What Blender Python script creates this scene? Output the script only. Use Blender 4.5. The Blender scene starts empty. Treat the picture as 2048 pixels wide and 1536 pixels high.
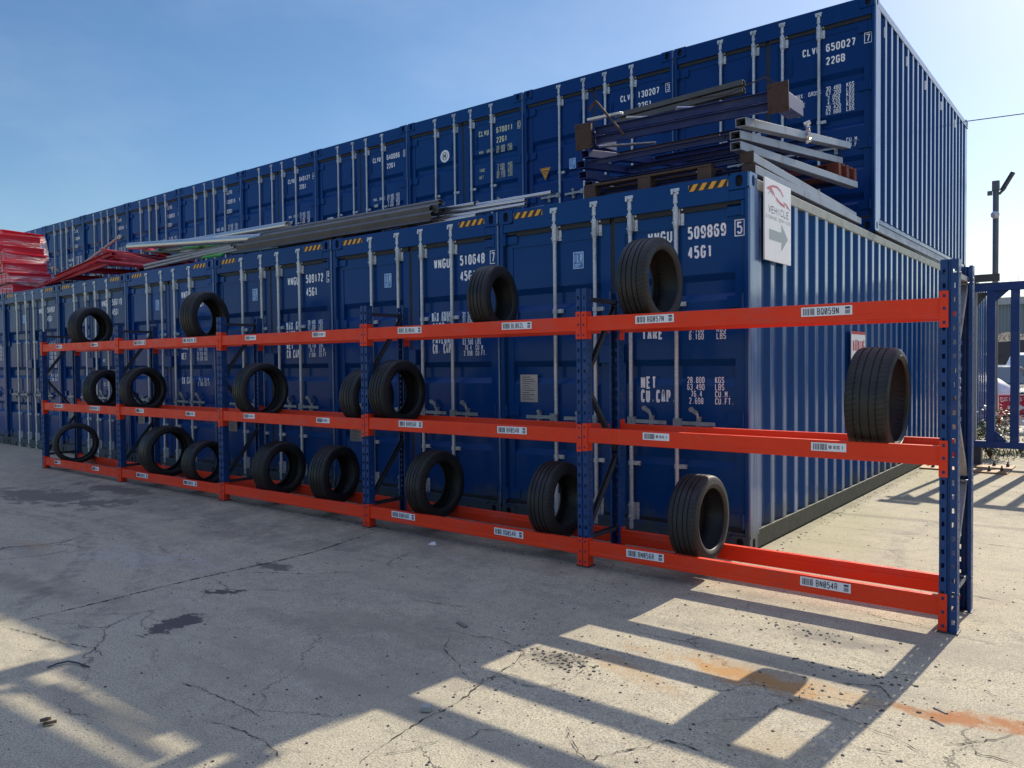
import bpy, bmesh, math, random
from mathutils import Vector, Matrix, Euler

sc = bpy.context.scene
col = sc.collection
R = math.radians
random.seed(7)

# ------------------------------------------------------------------ camera
YAW, PITCH, ROLL = -0.671309, -0.027006, -0.010088
CAM = Vector((2.287448, -5.772629, 1.471899))
fw = Vector((math.sin(YAW)*math.cos(PITCH), math.cos(YAW)*math.cos(PITCH), math.sin(PITCH)))
rt = Vector((math.cos(YAW), -math.sin(YAW), 0.0))
up = rt.cross(fw)
r2 = rt*math.cos(ROLL) + up*math.sin(ROLL)
u2 = -rt*math.sin(ROLL) + up*math.cos(ROLL)
camd = bpy.data.cameras.new("camera")
camd.sensor_width = 36.0
camd.lens = 1571.461/2048*36.0
camd.clip_start = 0.05
camd.clip_end = 2000
cam = bpy.data.objects.new("camera", camd)
col.objects.link(cam)
M = Matrix((r2, u2, -fw)).transposed().to_4x4()
M.translation = CAM
cam.matrix_world = M
sc.camera = cam

# ------------------------------------------------------------------ light
SUN_EL = R(35.6)
SUN_AZ = R(4.3)            # from +Y towards +X
world = bpy.data.worlds.new("World")
sc.world = world
world.use_nodes = True
wn = world.node_tree
bg = wn.nodes["Background"]
sky = wn.nodes.new("ShaderNodeTexSky")
sky.sky_type = 'NISHITA'
sky.sun_disc = False
sky.sun_elevation = SUN_EL
sky.sun_rotation = SUN_AZ
sky.air_density = 1.0
sky.dust_density = 0.6
sky.ozone_density = 2.0
# bright fill added overhead, out of view, to lift the shade; faint cirrus lower down
tc = wn.nodes.new("ShaderNodeTexCoord")
sp_ = wn.nodes.new("ShaderNodeSeparateXYZ"); wn.links.new(tc.outputs["Generated"], sp_.inputs[0])
def wnode(typ, **kw):
    n_ = wn.nodes.new(typ)
    for k_, v_ in kw.items(): setattr(n_, k_, v_)
    return n_
mp = wnode("ShaderNodeMapping"); wn.links.new(tc.outputs["Generated"], mp.inputs[0]); mp.inputs[3].default_value = (1.0, 1.0, 2.4)
nz = wnode("ShaderNodeTexNoise"); wn.links.new(mp.outputs[0], nz.inputs["Vector"])
nz.inputs["Scale"].default_value = 2.6; nz.inputs["Detail"].default_value = 6; nz.inputs["Roughness"].default_value = 0.6
def wrange(f, a, b, c, d):
    n_ = wnode("ShaderNodeMapRange"); n_.interpolation_type = 'SMOOTHSTEP'; wn.links.new(f, n_.inputs[0])
    for i_, v_ in enumerate((a, b, c, d)): n_.inputs[i_+1].default_value = v_
    return n_.outputs[0]
def wmath(op, a, b):
    n_ = wnode("ShaderNodeMath", operation=op)
    for i_, v_ in enumerate((a, b)):
        if isinstance(v_, float): n_.inputs[i_].default_value = v_
        else: wn.links.new(v_, n_.inputs[i_])
    return n_.outputs[0]
high = wmath('MULTIPLY', wrange(sp_.outputs[2], 0.50, 0.80, 0.0, 1.0), wrange(nz.outputs["Fac"], 0.32, 0.55, 0.35, 1.0))
low = wmath('MULTIPLY', wrange(nz.outputs["Fac"], 0.42, 0.75, 0.0, 0.09), wrange(sp_.outputs[2], 0.0, 0.2, 0.4, 1.0))
mx1 = wnode("ShaderNodeMix", data_type='RGBA'); wn.links.new(low, mx1.inputs[0]); wn.links.new(sky.outputs[0], mx1.inputs[6]); mx1.inputs[7].default_value = (7.5, 7.8, 8.4, 1)
mx2 = wnode("ShaderNodeMix", data_type='RGBA'); wn.links.new(high, mx2.inputs[0]); wn.links.new(mx1.outputs[2], mx2.inputs[6]); mx2.inputs[7].default_value = (5.2, 5.7, 8.1, 1)
hs = wnode("ShaderNodeHueSaturation"); hs.inputs["Saturation"].default_value = 1.22; wn.links.new(mx2.outputs[2], hs.inputs["Color"])
wn.links.new(hs.outputs[0], bg.inputs[0])
bg.inputs[1].default_value = 0.085
sund = bpy.data.lights.new("sun", 'SUN')
sund.energy = 4.4
sund.angle = R(0.53)
sund.color = (1.0, 0.90, 0.74)
sun = bpy.data.objects.new("sun", sund)
col.objects.link(sun)
sdir = Vector((math.sin(SUN_AZ)*math.cos(SUN_EL), math.cos(SUN_AZ)*math.cos(SUN_EL), math.sin(SUN_EL)))
sun.rotation_euler = (-sdir).to_track_quat('-Z', 'Y').to_euler()
sun.location = (3, 8, 12)
sc.view_settings.view_transform = 'Standard'
sc.view_settings.look = 'None'
sc.view_settings.gamma = 1.0
sc.view_settings.exposure = 0.6
sc.view_settings.use_curve_mapping = False

# ------------------------------------------------------------------ helpers
class MB:
    """collects faces, builds ONE mesh object"""
    def __init__(self):
        self.v = []; self.f = []; self.m = []; self.s = []
    def add(self, vs, fs, mi=0, smooth=False):
        o = len(self.v)
        self.v += [tuple(a) for a in vs]
        for f in fs:
            self.f.append([o+i for i in f]); self.m.append(mi); self.s.append(smooth)
    def quad(self, a, b, c, d, mi=0):
        self.add([a, b, c, d], [(0, 1, 2, 3)], mi)
    def box(self, x0, x1, y0, y1, z0, z1, mi=0, T=None):
        vs = [Vector((x, y, z)) for x in (x0, x1) for y in (y0, y1) for z in (z0, z1)]
        if T is not None: vs = [T @ v for v in vs]
        self.add(vs, [(0, 1, 3, 2), (4, 6, 7, 5), (0, 4, 5, 1), (2, 3, 7, 6), (0, 2, 6, 4), (1, 5, 7, 3)], mi)
    def bar(self, p, q, w, h, mi=0, roll=0.0, upv=None):
        p = Vector(p); q = Vector(q); d = (q-p); L = d.length; d.normalize()
        u = Vector(upv) if upv else Vector((0, 0, 1))
        if abs(d.dot(u)) > 0.98: u = Vector((0, 1, 0))
        s = d.cross(u).normalized(); u = s.cross(d).normalized()
        if roll:
            q_ = Matrix.Rotation(roll, 3, d); s = q_ @ s; u = q_ @ u
        vs = []
        for e in (p, q):
            for a, b in ((-1, -1), (1, -1), (1, 1), (-1, 1)):
                vs.append(e + s*(a*w/2) + u*(b*h/2))
        self.add(vs, [(0, 1, 2, 3), (7, 6, 5, 4), (0, 4, 5, 1), (1, 5, 6, 2), (2, 6, 7, 3), (3, 7, 4, 0)], mi)
    def sect(self, p, q, prof, mi=0, upv=(0, 0, 1), caps=False):
        """open or closed profile [(s,u)...] swept p->q"""
        p = Vector(p); q = Vector(q); d = (q-p).normalized(); u = Vector(upv)
        s = d.cross(u).normalized(); u = s.cross(d).normalized()
        n = len(prof); vs = []
        for e in (p, q):
            for a, b in prof: vs.append(e + s*a + u*b)
        fs = [(i, i+1, n+i+1, n+i) for i in range(n-1)]
        self.add(vs, fs, mi)
        if caps:
            self.add(vs[:n], [tuple(range(n))], mi); self.add(vs[n:], [tuple(range(n))], mi)
    def tube(self, pts, r, n=12, mi=0, caps=True, rs=None, hollow=False):
        pts = [Vector(p) for p in pts]
        rings = []
        prev = None
        for i, p in enumerate(pts):
            if i == 0: d = pts[1]-p
            elif i == len(pts)-1: d = p-pts[i-1]
            else: d = pts[i+1]-pts[i-1]
            d.normalize()
            if prev is None:
                a = Vector((0, 0, 1)) if abs(d.z) < 0.9 else Vector((1, 0, 0))
                s = d.cross(a).normalized()
            else:
                s = (prev - d*prev.dot(d)).normalized()
            prev = s
            t = d.cross(s)
            rr = rs[i] if rs else r
            rings.append([p + s*rr*math.cos(2*math.pi*k/n) + t*rr*math.sin(2*math.pi*k/n) for k in range(n)])
        vs = [v for ring in rings for v in ring]
        fs = []
        for i in range(len(pts)-1):
            for k in range(n):
                fs.append((i*n+k, i*n+(k+1) % n, (i+1)*n+(k+1) % n, (i+1)*n+k))
        self.add(vs, fs, mi, True)
        if caps and not hollow:
            self.add(rings[0], [tuple(range(n))], mi); self.add(rings[-1], [tuple(range(n))], mi)
        if hollow:
            for ring, c, d in ((rings[0], pts[0], pts[1]-pts[0]), (rings[-1], pts[-1], pts[-2]-pts[-1])):
                d = d.normalized()*0.06
                inn = [c + (v-c)*0.86 for v in ring]; dp = [v + d for v in inn]
                self.add(ring+inn+dp, [(k, (k+1) % n, n+(k+1) % n, n+k) for k in range(n)] +
                         [(n+k, n+(k+1) % n, 2*n+(k+1) % n, 2*n+k) for k in range(n)] + [tuple(range(2*n, 3*n))], mi)
    def lathe(self, prof, n, T=None, mi=0, closed=False, smooth=True):
        """prof [(axial, radius)], revolved about local Z"""
        vs = []
        for a, r in prof:
            for k in range(n):
                t = 2*math.pi*k/n
                v = Vector((r*math.cos(t), r*math.sin(t), a))
                vs.append(T @ v if T is not None else v)
        m = len(prof); fs = []
        for i in range(m if closed else m-1):
            j = (i+1) % m
            for k in range(n):
                fs.append((i*n+k, i*n+(k+1) % n, j*n+(k+1) % n, j*n+k))
        self.add(vs, fs, mi, smooth)
    def build(self, name, mats, parent=None, bevel=0.0, solid=0.0, recalc=True):
        me = bpy.data.meshes.new(name)
        me.from_pydata([tuple(v) for v in self.v], [], self.f)
        if not isinstance(mats, (list, tuple)): mats = [mats]
        for m in mats: me.materials.append(m)
        me.polygons.foreach_set("material_index", self.m)
        me.polygons.foreach_set("use_smooth", self.s)
        if recalc:
            b = bmesh.new(); b.from_mesh(me)
            bmesh.ops.recalc_face_normals(b, faces=b.faces); b.to_mesh(me); b.free()
        me.update()
        o = bpy.data.objects.new(name, me)
        col.objects.link(o)
        if parent: o.parent = parent
        if solid:
            md = o.modifiers.new("solid", 'SOLIDIFY'); md.thickness = solid; md.offset = 0
        if bevel:
            md = o.modifiers.new("bevel", 'BEVEL'); md.width = bevel; md.segments = 2; md.limit_method = 'ANGLE'
            md.angle_limit = R(40)
        return o

def tag(o, label, cat, group=None):
    o["label"] = label; o["category"] = cat
    if group: o["group"] = group
    return o
def empty(name, loc=(0, 0, 0), rz=0.0, rot=None):
    o = bpy.data.objects.new(name, None); col.objects.link(o)
    o.location = loc; o.rotation_euler = rot if rot else (0, 0, rz); o.empty_display_size = 0.2
    return o
def struct(o, kind='structure'):
    o["kind"] = kind; return o
KIDS = {}
def copy_tree(o, parent=None):
    c = o.copy(); col.objects.link(c)
    c.parent = parent
    for ch in list(o.children): copy_tree(ch, c)
    return c

# ------------------------------------------------------------------ materials
class NT:
    def __init__(self, name):
        self.mat = bpy.data.materials.new(name); self.mat.use_nodes = True
        self.t = self.mat.node_tree; self.p = self.t.nodes["Principled BSDF"]
    def n(self, typ, **kw):
        nd = self.t.nodes.new(typ)
        for k, v in kw.items(): setattr(nd, k, v)
        return nd
    def l(self, a, b): self.t.links.new(a, b)
    def val(self, s, v):
        if isinstance(v, (int, float)): s.default_value = v
        elif isinstance(v, tuple): s.default_value = v if len(s.default_value) == len(v) else (*v, 1)
        else: self.l(v, s)
    def math(self, op, a, b=0.0, c=None, clamp=False):
        nd = self.n("ShaderNodeMath", operation=op); nd.use_clamp = clamp
        self.val(nd.inputs[0], a); self.val(nd.inputs[1], b)
        if c is not None: self.val(nd.inputs[2], c)
        return nd.outputs[0]
    def mix(self, f, a, b, blend='MIX'):
        nd = self.n("ShaderNodeMix", data_type='RGBA', blend_type=blend)
        self.val(nd.inputs[0], f); self.val(nd.inputs[6], a); self.val(nd.inputs[7], b)
        return nd.outputs[2]
    def noise(self, vec, scale, detail=3.0, rough=0.55, dist=0.0):
        nd = self.n("ShaderNodeTexNoise")
        if vec is not None: self.l(vec, nd.inputs["Vector"])
        nd.inputs["Scale"].default_value = scale; nd.inputs["Detail"].default_value = detail
        nd.inputs["Roughness"].default_value = rough; nd.inputs["Distortion"].default_value = dist
        return nd.outputs["Fac"]
    def ramp(self, f, lo, hi, a=0.0, b=1.0):
        nd = self.n("ShaderNodeMapRange"); nd.interpolation_type = 'SMOOTHSTEP'
        self.val(nd.inputs[0], f); nd.inputs[1].default_value = lo; nd.inputs[2].default_value = hi
        nd.inputs[3].default_value = a; nd.inputs[4].default_value = b
        return nd.outputs[0]
    def obj(self):
        return self.n("ShaderNodeTexCoord").outputs["Object"]
    def mapping(self, vec, scale):
        nd = self.n("ShaderNodeMapping"); self.l(vec, nd.inputs[0]); nd.inputs[3].default_value = scale
        return nd.outputs[0]
    def bump(self, h, strength=0.2, dist=0.01):
        nd = self.n("ShaderNodeBump"); nd.inputs["Strength"].default_value = strength
        nd.inputs["Distance"].default_value = dist; self.l(h, nd.inputs["Height"])
        self.l(nd.outputs[0], self.p.inputs["Normal"]); return nd

def simple(name, c, rough=0.5, metal=0.0, var=0.15, scale=6.0, bump=0.0, bscale=40.0):
    t = NT(name); v = t.obj()
    f = t.noise(v, scale, 4)
    t.l(t.mix(f, tuple(x*(1-var) for x in c), tuple(min(1, x*(1+var)) for x in c)), t.p.inputs["Base Color"])
    rf = t.noise(v, scale*2.3, 3)
    t.l(t.ramp(rf, 0.2, 0.8, max(0, rough-0.1), min(1, rough+0.1)), t.p.inputs["Roughness"])
    t.p.inputs["Metallic"].default_value = metal
    if bump: t.bump(t.noise(v, bscale, 3), bump, 0.004)
    return t.mat

def make_container_paint():
    t = NT("container_paint"); v = t.obj()
    oi = t.n("ShaderNodeObjectInfo")
    base = t.mix(t.noise(v, 1.3, 3), (0.004, 0.042, 0.17), (0.007, 0.054, 0.205))
    base = t.mix(1.0, base, oi.outputs["Color"], 'MULTIPLY')
    # chalky wear, rain streaks
    st = t.noise(t.mapping(v, (14, 14, 0.7)), 1.0, 4, 0.6)
    base = t.mix(t.ramp(st, 0.6, 0.82, 0, 0.2), base, (0.04, 0.09, 0.2))
    sp = t.noise(v, 22, 5, 0.7)
    base = t.mix(t.ramp(sp, 0.7, 0.78, 0, 0.3), base, (0.08, 0.13, 0.22))
    rs = t.noise(v, 7, 6, 0.75)
    base = t.mix(t.ramp(rs, 0.695, 0.72, 0, 0.85), base, (0.075, 0.035, 0.02))
    rr2 = t.noise(t.mapping(v, (9, 9, 0.5)), 1.3, 5, 0.7)
    base = t.mix(t.ramp(rr2, 0.66, 0.8, 0, 0.4), base, (0.05, 0.035, 0.03))
    # sky sheen painted as pale colour on the outward crests of the right-hand side
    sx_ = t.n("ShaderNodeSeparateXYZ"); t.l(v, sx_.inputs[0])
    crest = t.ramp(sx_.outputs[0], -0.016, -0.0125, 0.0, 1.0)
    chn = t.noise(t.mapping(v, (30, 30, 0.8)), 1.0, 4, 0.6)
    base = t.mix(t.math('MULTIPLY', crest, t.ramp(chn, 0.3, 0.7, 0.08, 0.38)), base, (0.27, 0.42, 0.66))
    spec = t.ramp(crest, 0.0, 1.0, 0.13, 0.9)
    # green-grey grime splashed up from the yard (alpha of object colour = amount)
    sep = t.n("ShaderNodeSeparateXYZ"); t.l(v, sep.inputs[0])
    g = t.math('ADD', sep.outputs[2], t.math('MULTIPLY', t.math('SUBTRACT', t.noise(t.mapping(v, (3, 3, 1)), 1.6, 5, 0.65), 0.5), 0.55))
    gm = t.math('MULTIPLY', t.ramp(g, 0.06, 0.34, 0.8, 0.0), oi.outputs["Alpha"])
    base = t.mix(gm, base, (0.075, 0.085, 0.06))
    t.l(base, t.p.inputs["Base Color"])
    rr = t.math('ADD', t.ramp(t.noise(v, 5, 3), 0.25, 0.75, 0.14, 0.24), t.math('MULTIPLY', gm, 0.35))
    t.l(rr, t.p.inputs["Roughness"])
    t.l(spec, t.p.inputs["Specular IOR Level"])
    t.bump(t.math('ADD', t.noise(v, 1.6, 2), t.math('MULTIPLY', t.noise(v, 60, 2), 0.03)), 0.2, 0.014)
    return t.mat

def make_galv(name, c=(0.60, 0.62, 0.65), rough=0.38, metal=0.45, dirt=0.45):
    t = NT(name); v = t.obj()
    f = t.noise(v, 60, 3, 0.6)
    b = t.mix(t.ramp(f, 0.35, 0.65), tuple(x*0.72 for x in c), c)
    d = t.noise(t.mapping(v, (1, 1, 0.35)), 7, 5, 0.7)
    b = t.mix(t.ramp(d, 0.5, 0.72, 0, dirt), b, (0.12, 0.11, 0.09))
    t.l(b, t.p.inputs["Base Color"])
    t.l(t.ramp(f, 0.3, 0.7, rough-0.08, rough+0.14), t.p.inputs["Roughness"])
    t.p.inputs["Metallic"].default_value = metal
    t.bump(f, 0.1, 0.002)
    return t.mat

def make_rubber():
    t = NT("tyre_rubber"); v = t.obj()
    sep = t.n("ShaderNodeSeparateXYZ"); t.l(v, sep.inputs[0])
    ang = t.math('ARCTAN2', sep.outputs[2], sep.outputs[1])
    ax = t.math('ABSOLUTE', sep.outputs[0])
    rad = t.math('POWER', t.math('ADD', t.math('MULTIPLY', sep.outputs[1], sep.outputs[1]), t.math('MULTIPLY', sep.outputs[2], sep.outputs[2])), 0.5)
    w1 = t.math('SINE', t.math('ADD', t.math('MULTIPLY', ang, 62.0), t.math('MULTIPLY', sep.outputs[0], 60.0)))
    lat = t.ramp(w1, 0.72, 0.9)
    sh = t.math('MULTIPLY', t.ramp(ax, 0.042, 0.05), t.ramp(rad, 0.262, 0.272))
    cut = t.math('MULTIPLY', lat, sh)
    n = t.noise(v, 5, 5, 0.6)
    b = t.mix(t.ramp(n, 0.3, 0.75), (0.0065, 0.0068, 0.0075), (0.015, 0.015, 0.0152))
    dust = t.noise(v, 28, 4, 0.7)
    b = t.mix(t.ramp(dust, 0.6, 0.8, 0, 0.45), b, (0.07, 0.066, 0.06))
    oi = t.n("ShaderNodeObjectInfo")
    b = t.mix(t.math('MULTIPLY', t.ramp(oi.outputs["Random"], 0.2, 1.0, 0.0, 0.5), t.ramp(t.noise(v, 3, 3), 0.35, 0.65, 0.4, 1.0)), b, (0.026, 0.0245, 0.022))
    b = t.mix(t.math('MULTIPLY', cut, 0.75), b, (0.004, 0.004, 0.004))
    t.l(b, t.p.inputs["Base Color"])
    t.l(t.ramp(n, 0.3, 0.7, 0.42, 0.66), t.p.inputs["Roughness"])
    t.p.inputs["Specular IOR Level"].default_value = 0.45
    ring = t.math('SINE', t.math('MULTIPLY', rad, 900.0))
    side = t.ramp(rad, 0.255, 0.262, 1.0, 0.0)
    h = t.math('ADD', t.math('MULTIPLY', cut, -1.0), t.math('MULTIPLY', t.math('MULTIPLY', ring, side), 0.12))
    h = t.math('ADD', h, t.math('MULTIPLY', t.noise(v, 90, 3), 0.2))
    t.bump(h, 0.6, 0.005)
    return t.mat

def make_rackpaint(name, c, worn=(0.2, 0.18, 0.17), rough=0.4):
    t = NT(name); v = t.obj()
    b = t.mix(t.noise(v, 2.5, 4), tuple(x*0.84 for x in c), tuple(min(1, x*1.1) for x in c))
    s = t.noise(t.mapping(v, (1.0, 6, 9)), 5, 6, 0.72)
    b = t.mix(t.ramp(s, 0.6, 0.7, 0, 0.5), b, tuple(x*0.5 for x in c))
    du = t.noise(t.mapping(v, (0.7, 2, 2)), 3.5, 5, 0.65)
    b = t.mix(t.ramp(du, 0.5, 0.72, 0, 0.28), b, tuple(min(1, 0.25*x+0.12) for x in c))
    s2 = t.noise(v, 34, 5, 0.75)
    b = t.mix(t.ramp(s2, 0.66, 0.70, 0, 0.85), b, worn)
    t.l(b, t.p.inputs["Base Color"])
    t.l(t.ramp(t.noise(v, 8, 3), 0.3, 0.7, rough-0.06, rough+0.16), t.p.inputs["Roughness"])
    t.p.inputs["Specular IOR Level"].default_value = 0.3
    t.bump(t.noise(v, 50, 3), 0.06, 0.003)
    return t.mat

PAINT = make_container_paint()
GALV = make_galv("galvanised_steel")
GALVD = make_galv("weathered_galvanised_steel", (0.36, 0.37, 0.38), 0.5, 0.4, 0.7)
TUBE = simple("bright_tube_steel", (0.58, 0.57, 0.56), 0.3, 0.9, 0.08, 2)
PILEGALV = make_galv("dirty_pile_galvanised", (0.27, 0.30, 0.36), 0.42, 0.4, 0.8)
RAIL_GREY = simple("weathered_dark_steel", (0.075, 0.072, 0.071), 0.5, 0.2, 0.35, 5, 0.2)
BRACE = simple("brace_steel", (0.05, 0.055, 0.07), 0.45, 0.4, 0.3, 8)
RUBBER = make_rubber()
GASKET = simple("gasket_rubber", (0.012, 0.012, 0.014), 0.6, 0, 0.3, 12)
BLACK = simple("black_cavity", (0.006, 0.006, 0.007), 0.8)
WHITE = simple("white_marking", (0.86, 0.87, 0.88), 0.5, 0, 0.12, 30)
YELLOWISH = simple("yellowed_marking", (0.68, 0.66, 0.42), 0.5, 0, 0.12, 30)
STICKER_BLUE = simple("sticker_blue", (0.03, 0.15, 0.45), 0.35)
STICKER_LINE = simple("sticker_pale_blue", (0.5, 0.68, 0.85), 0.4)
ORANGE_STICKER = simple("orange_sticker", (0.75, 0.32, 0.02), 0.4, 0, 0.1, 30)
HAZ_Y = simple("hazard_yellow", (0.78, 0.36, 0.02), 0.4, 0, 0.12, 20)
HAZ_K = simple("hazard_black", (0.012, 0.012, 0.012), 0.45)
PLATE_M = simple("data_plate_metal", (0.42, 0.38, 0.36), 0.42, 0.4, 0.25, 14)
RED = make_rackpaint("orange_red_rack_paint", (0.80, 0.043, 0.007))
RBLUE = make_rackpaint("blue_rack_paint", (0.009, 0.048, 0.17))
LABEL_W = simple("label_paper", (0.78, 0.78, 0.8), 0.45, 0, 0.06, 25)
INK = simple("label_ink", (0.03, 0.032, 0.045), 0.5)
RUSTPL = simple("rusty_brown_plate", (0.05, 0.026, 0.019), 0.75, 0.0, 0.4, 16, 0.3)
WOOD = simple("brown_pallet_wood", (0.065, 0.036, 0.025), 0.8, 0.0, 0.45, 14, 0.4)
FBLUE = make_rackpaint("old_blue_steel_paint", (0.022, 0.04, 0.16), (0.09, 0.05, 0.03), 0.5)
REDP = make_rackpaint("faded_red_steel_paint", (0.44, 0.028, 0.05), (0.25, 0.1, 0.09), 0.5)
CRATE = simple("red_plastic", (0.72, 0.012, 0.03), 0.35, 0, 0.12, 5)
GREEN = simple("green_sheet", (0.035, 0.30, 0.03), 0.4, 0, 0.2, 5)
GREEND = simple("dark_green_sheet", (0.02, 0.055, 0.03), 0.5, 0, 0.3, 5)
GATEBLUE = make_rackpaint("gate_blue_paint", (0.016, 0.05, 0.19), (0.1, 0.08, 0.07), 0.4)
SIGNW = simple("sign_white", (0.80, 0.80, 0.80), 0.4, 0, 0.06, 9)
SIGNG = simple("sign_grey", (0.32, 0.37, 0.39), 0.5, 0, 0.06, 12)
SIGNR = simple("sign_faded_red", (0.52, 0.12, 0.15), 0.5, 0, 0.1, 12)
SIGNRB = simple("barrier_sign_red", (0.45, 0.02, 0.055), 0.4, 0, 0.1, 8)
SIGNT = simple("sign_dark_text", (0.07, 0.075, 0.09), 0.5)
WARNR = simple("warning_red", (0.45, 0.025, 0.03), 0.5)
GRIME_RAIL = simple("mossy_rail", (0.045, 0.05, 0.035), 0.7, 0, 0.4, 8, 0.3)
PALE_RAIL = simple("dirty_pale_rail", (0.30, 0.31, 0.27), 0.55, 0, 0.45, 7, 0.2)
GREYWEB = simple("pale_grey_web", (0.30, 0.34, 0.40), 0.5, 0, 0.15, 4)
CONE_R = simple("cone_red", (0.75, 0.03, 0.03), 0.4)
CONE_W = simple("cone_white_sleeve", (0.75, 0.75, 0.76), 0.35)
POLEM = simple("dark_grey_pole", (0.13, 0.13, 0.13), 0.5, 0.2, 0.3, 5)
CLAD = simple("grey_green_cladding", (0.22, 0.26, 0.26), 0.6, 0, 0.12, 1)
CARW = simple("white_car_paint", (0.75, 0.75, 0.75), 0.2, 0, 0.03, 3)
CARK = simple("black_car_paint", (0.012, 0.012, 0.014), 0.2, 0, 0.1, 3)
GLASS = simple("car_glass", (0.10, 0.14, 0.16), 0.06, 0, 0.1, 3)
BAGW = simple("white_woven_bag", (0.55, 0.57, 0.62), 0.6, 0, 0.25, 9, 0.5, 14)
LEAF = simple("leaf_green", (0.055, 0.10, 0.022), 0.5, 0, 0.5, 9)
PETAL = simple("white_petal", (0.7, 0.7, 0.66), 0.6)
TWIG = simple("dry_twig", (0.10, 0.07, 0.045), 0.8, 0, 0.3, 15)
RUSTSHEET = simple("rusted_ground_plate", (0.33, 0.20, 0.10), 0.7, 0.1, 0.3, 5, 0.25)
CRACKM = simple("crack_dark", (0.03, 0.027, 0.023), 0.95, 0, 0.4, 30)
STONE = simple("stone_grit", (0.07, 0.066, 0.06), 0.9, 0, 0.5, 30)

# ------------------------------------------------------------------ stroke lettering
G = {
'0': [[(0,1),(1,0),(3,0),(4,1),(4,5),(3,6),(1,6),(0,5),'c']],
'1': [[(1,4.9),(2.2,6),(2.2,0)]],
'2': [[(0,4.8),(1,6),(3,6),(4,5),(4,4),(0.1,0),(4,0)]],
'3': [[(0,5),(1,6),(3,6),(4,5),(4,4),(3,3.1),(1.4,3.1)],[(3,3.05),(4,2.1),(4,1),(3,0),(1,0),(0,1)]],
'4': [[(3,0),(3,6),(0,1.6),(4.2,1.6)]],
'5': [[(3.8,6),(0.3,6),(0.2,3.2),(1,3.7),(3,3.7),(4,2.7),(4,1),(3,0),(1,0),(0,1)]],
'6': [[(3.8,5.1),(3,6),(1,6),(0,5),(0,1),(1,0),(3,0),(4,1),(4,2.6),(3,3.5),(1,3.5),(0.2,2.7)]],
'7': [[(0,6),(4,6),(1.6,0)]],
'8': [[(1,3.1),(0,2.2),(0,1),(1,0),(3,0),(4,1),(4,2.2),(3,3.1),(4,4),(4,5),(3,6),(1,6),(0,5),(0,4),'c'],[(1,3.1),(3,3.1)]],
'9': [[(0.2,0.9),(1,0),(3,0),(4,1),(4,5),(3,6),(1,6),(0,5),(0,3.4),(1,2.5),(3,2.5),(3.8,3.3)]],
'A': [[(0,0),(1.7,6),(2.3,6),(4,0)],[(0.6,2),(3.4,2)]],
'B': [[(0,0),(0,6),(3,6),(4,5),(4,4.1),(3,3.1),(0.1,3.1)],[(3,3.05),(4,2.1),(4,1),(3,0),(0.1,0)]],
'C': [[(4,4.8),(3,6),(1,6),(0,5),(0,1),(1,0),(3,0),(4,1.2)]],
'D': [[(0,0),(0,6),(2.6,6),(4,4.6),(4,1.4),(2.6,0),'c']],
'E': [[(4,6),(0,6),(0,0),(4,0)],[(0.1,3.1),(3.3,3.1)]],
'F': [[(4,6),(0,6),(0,0)],[(0.1,3.1),(3.3,3.1)]],
'G': [[(4,4.8),(3,6),(1,6),(0,5),(0,1),(1,0),(3,0),(4,1),(4,2.8),(2.2,2.8)]],
'H': [[(0,0),(0,6)],[(4,0),(4,6)],[(0.1,3.1),(3.9,3.1)]],
'I': [[(2,0),(2,6)]],
'J': [[(3.4,6),(3.4,1),(2.4,0),(1,0),(0,1)]],
'K': [[(0,0),(0,6)],[(4,6),(0.3,2.7)],[(1.4,3.5),(4,0)]],
'L': [[(0,6),(0,0),(4,0)]],
'M': [[(0,0),(0,6),(2,2.4),(4,6),(4,0)]],
'N': [[(0,0),(0,6),(4,0),(4,6)]],
'O': [[(0,1),(1,0),(3,0),(4,1),(4,5),(3,6),(1,6),(0,5),'c']],
'P': [[(0,0),(0,6),(3,6),(4,5),(4,3.8),(3,2.8),(0.1,2.8)]],
'Q': [[(0,1),(1,0),(3,0),(4,1),(4,5),(3,6),(1,6),(0,5),'c'],[(2.5,1.6),(4.3,-0.5)]],
'R': [[(0,0),(0,6),(3,6),(4,5),(4,3.9),(3,2.9),(0.1,2.9)],[(2.2,2.8),(4,0)]],
'S': [[(4,4.9),(3,6),(1,6),(0,5),(0,4),(1,3.2),(3,2.9),(4,2.1),(4,1),(3,0),(1,0),(0,1.1)]],
'T': [[(0,6),(4,6)],[(2,5.9),(2,0)]],
'U': [[(0,6),(0,1),(1,0),(3,0),(4,1),(4,6)]],
'V': [[(0,6),(2,0.2),(4,6)]],
'W': [[(0,6),(1,0.2),(2,4.6),(3,0.2),(4,6)]],
'X': [[(0,0),(4,6)],[(0,6),(4,0)]],
'Y': [[(0,6),(2,3),(4,6)],[(2,2.9),(2,0)]],
'Z': [[(0,6),(4,6),(0,0),(4,0)]],
'.': [[(1.6,0.45),(2.4,0.45)]], '/': [[(0,0),(4,6)]], '-': [[(0.6,3),(3.4,3)]],
}
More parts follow.
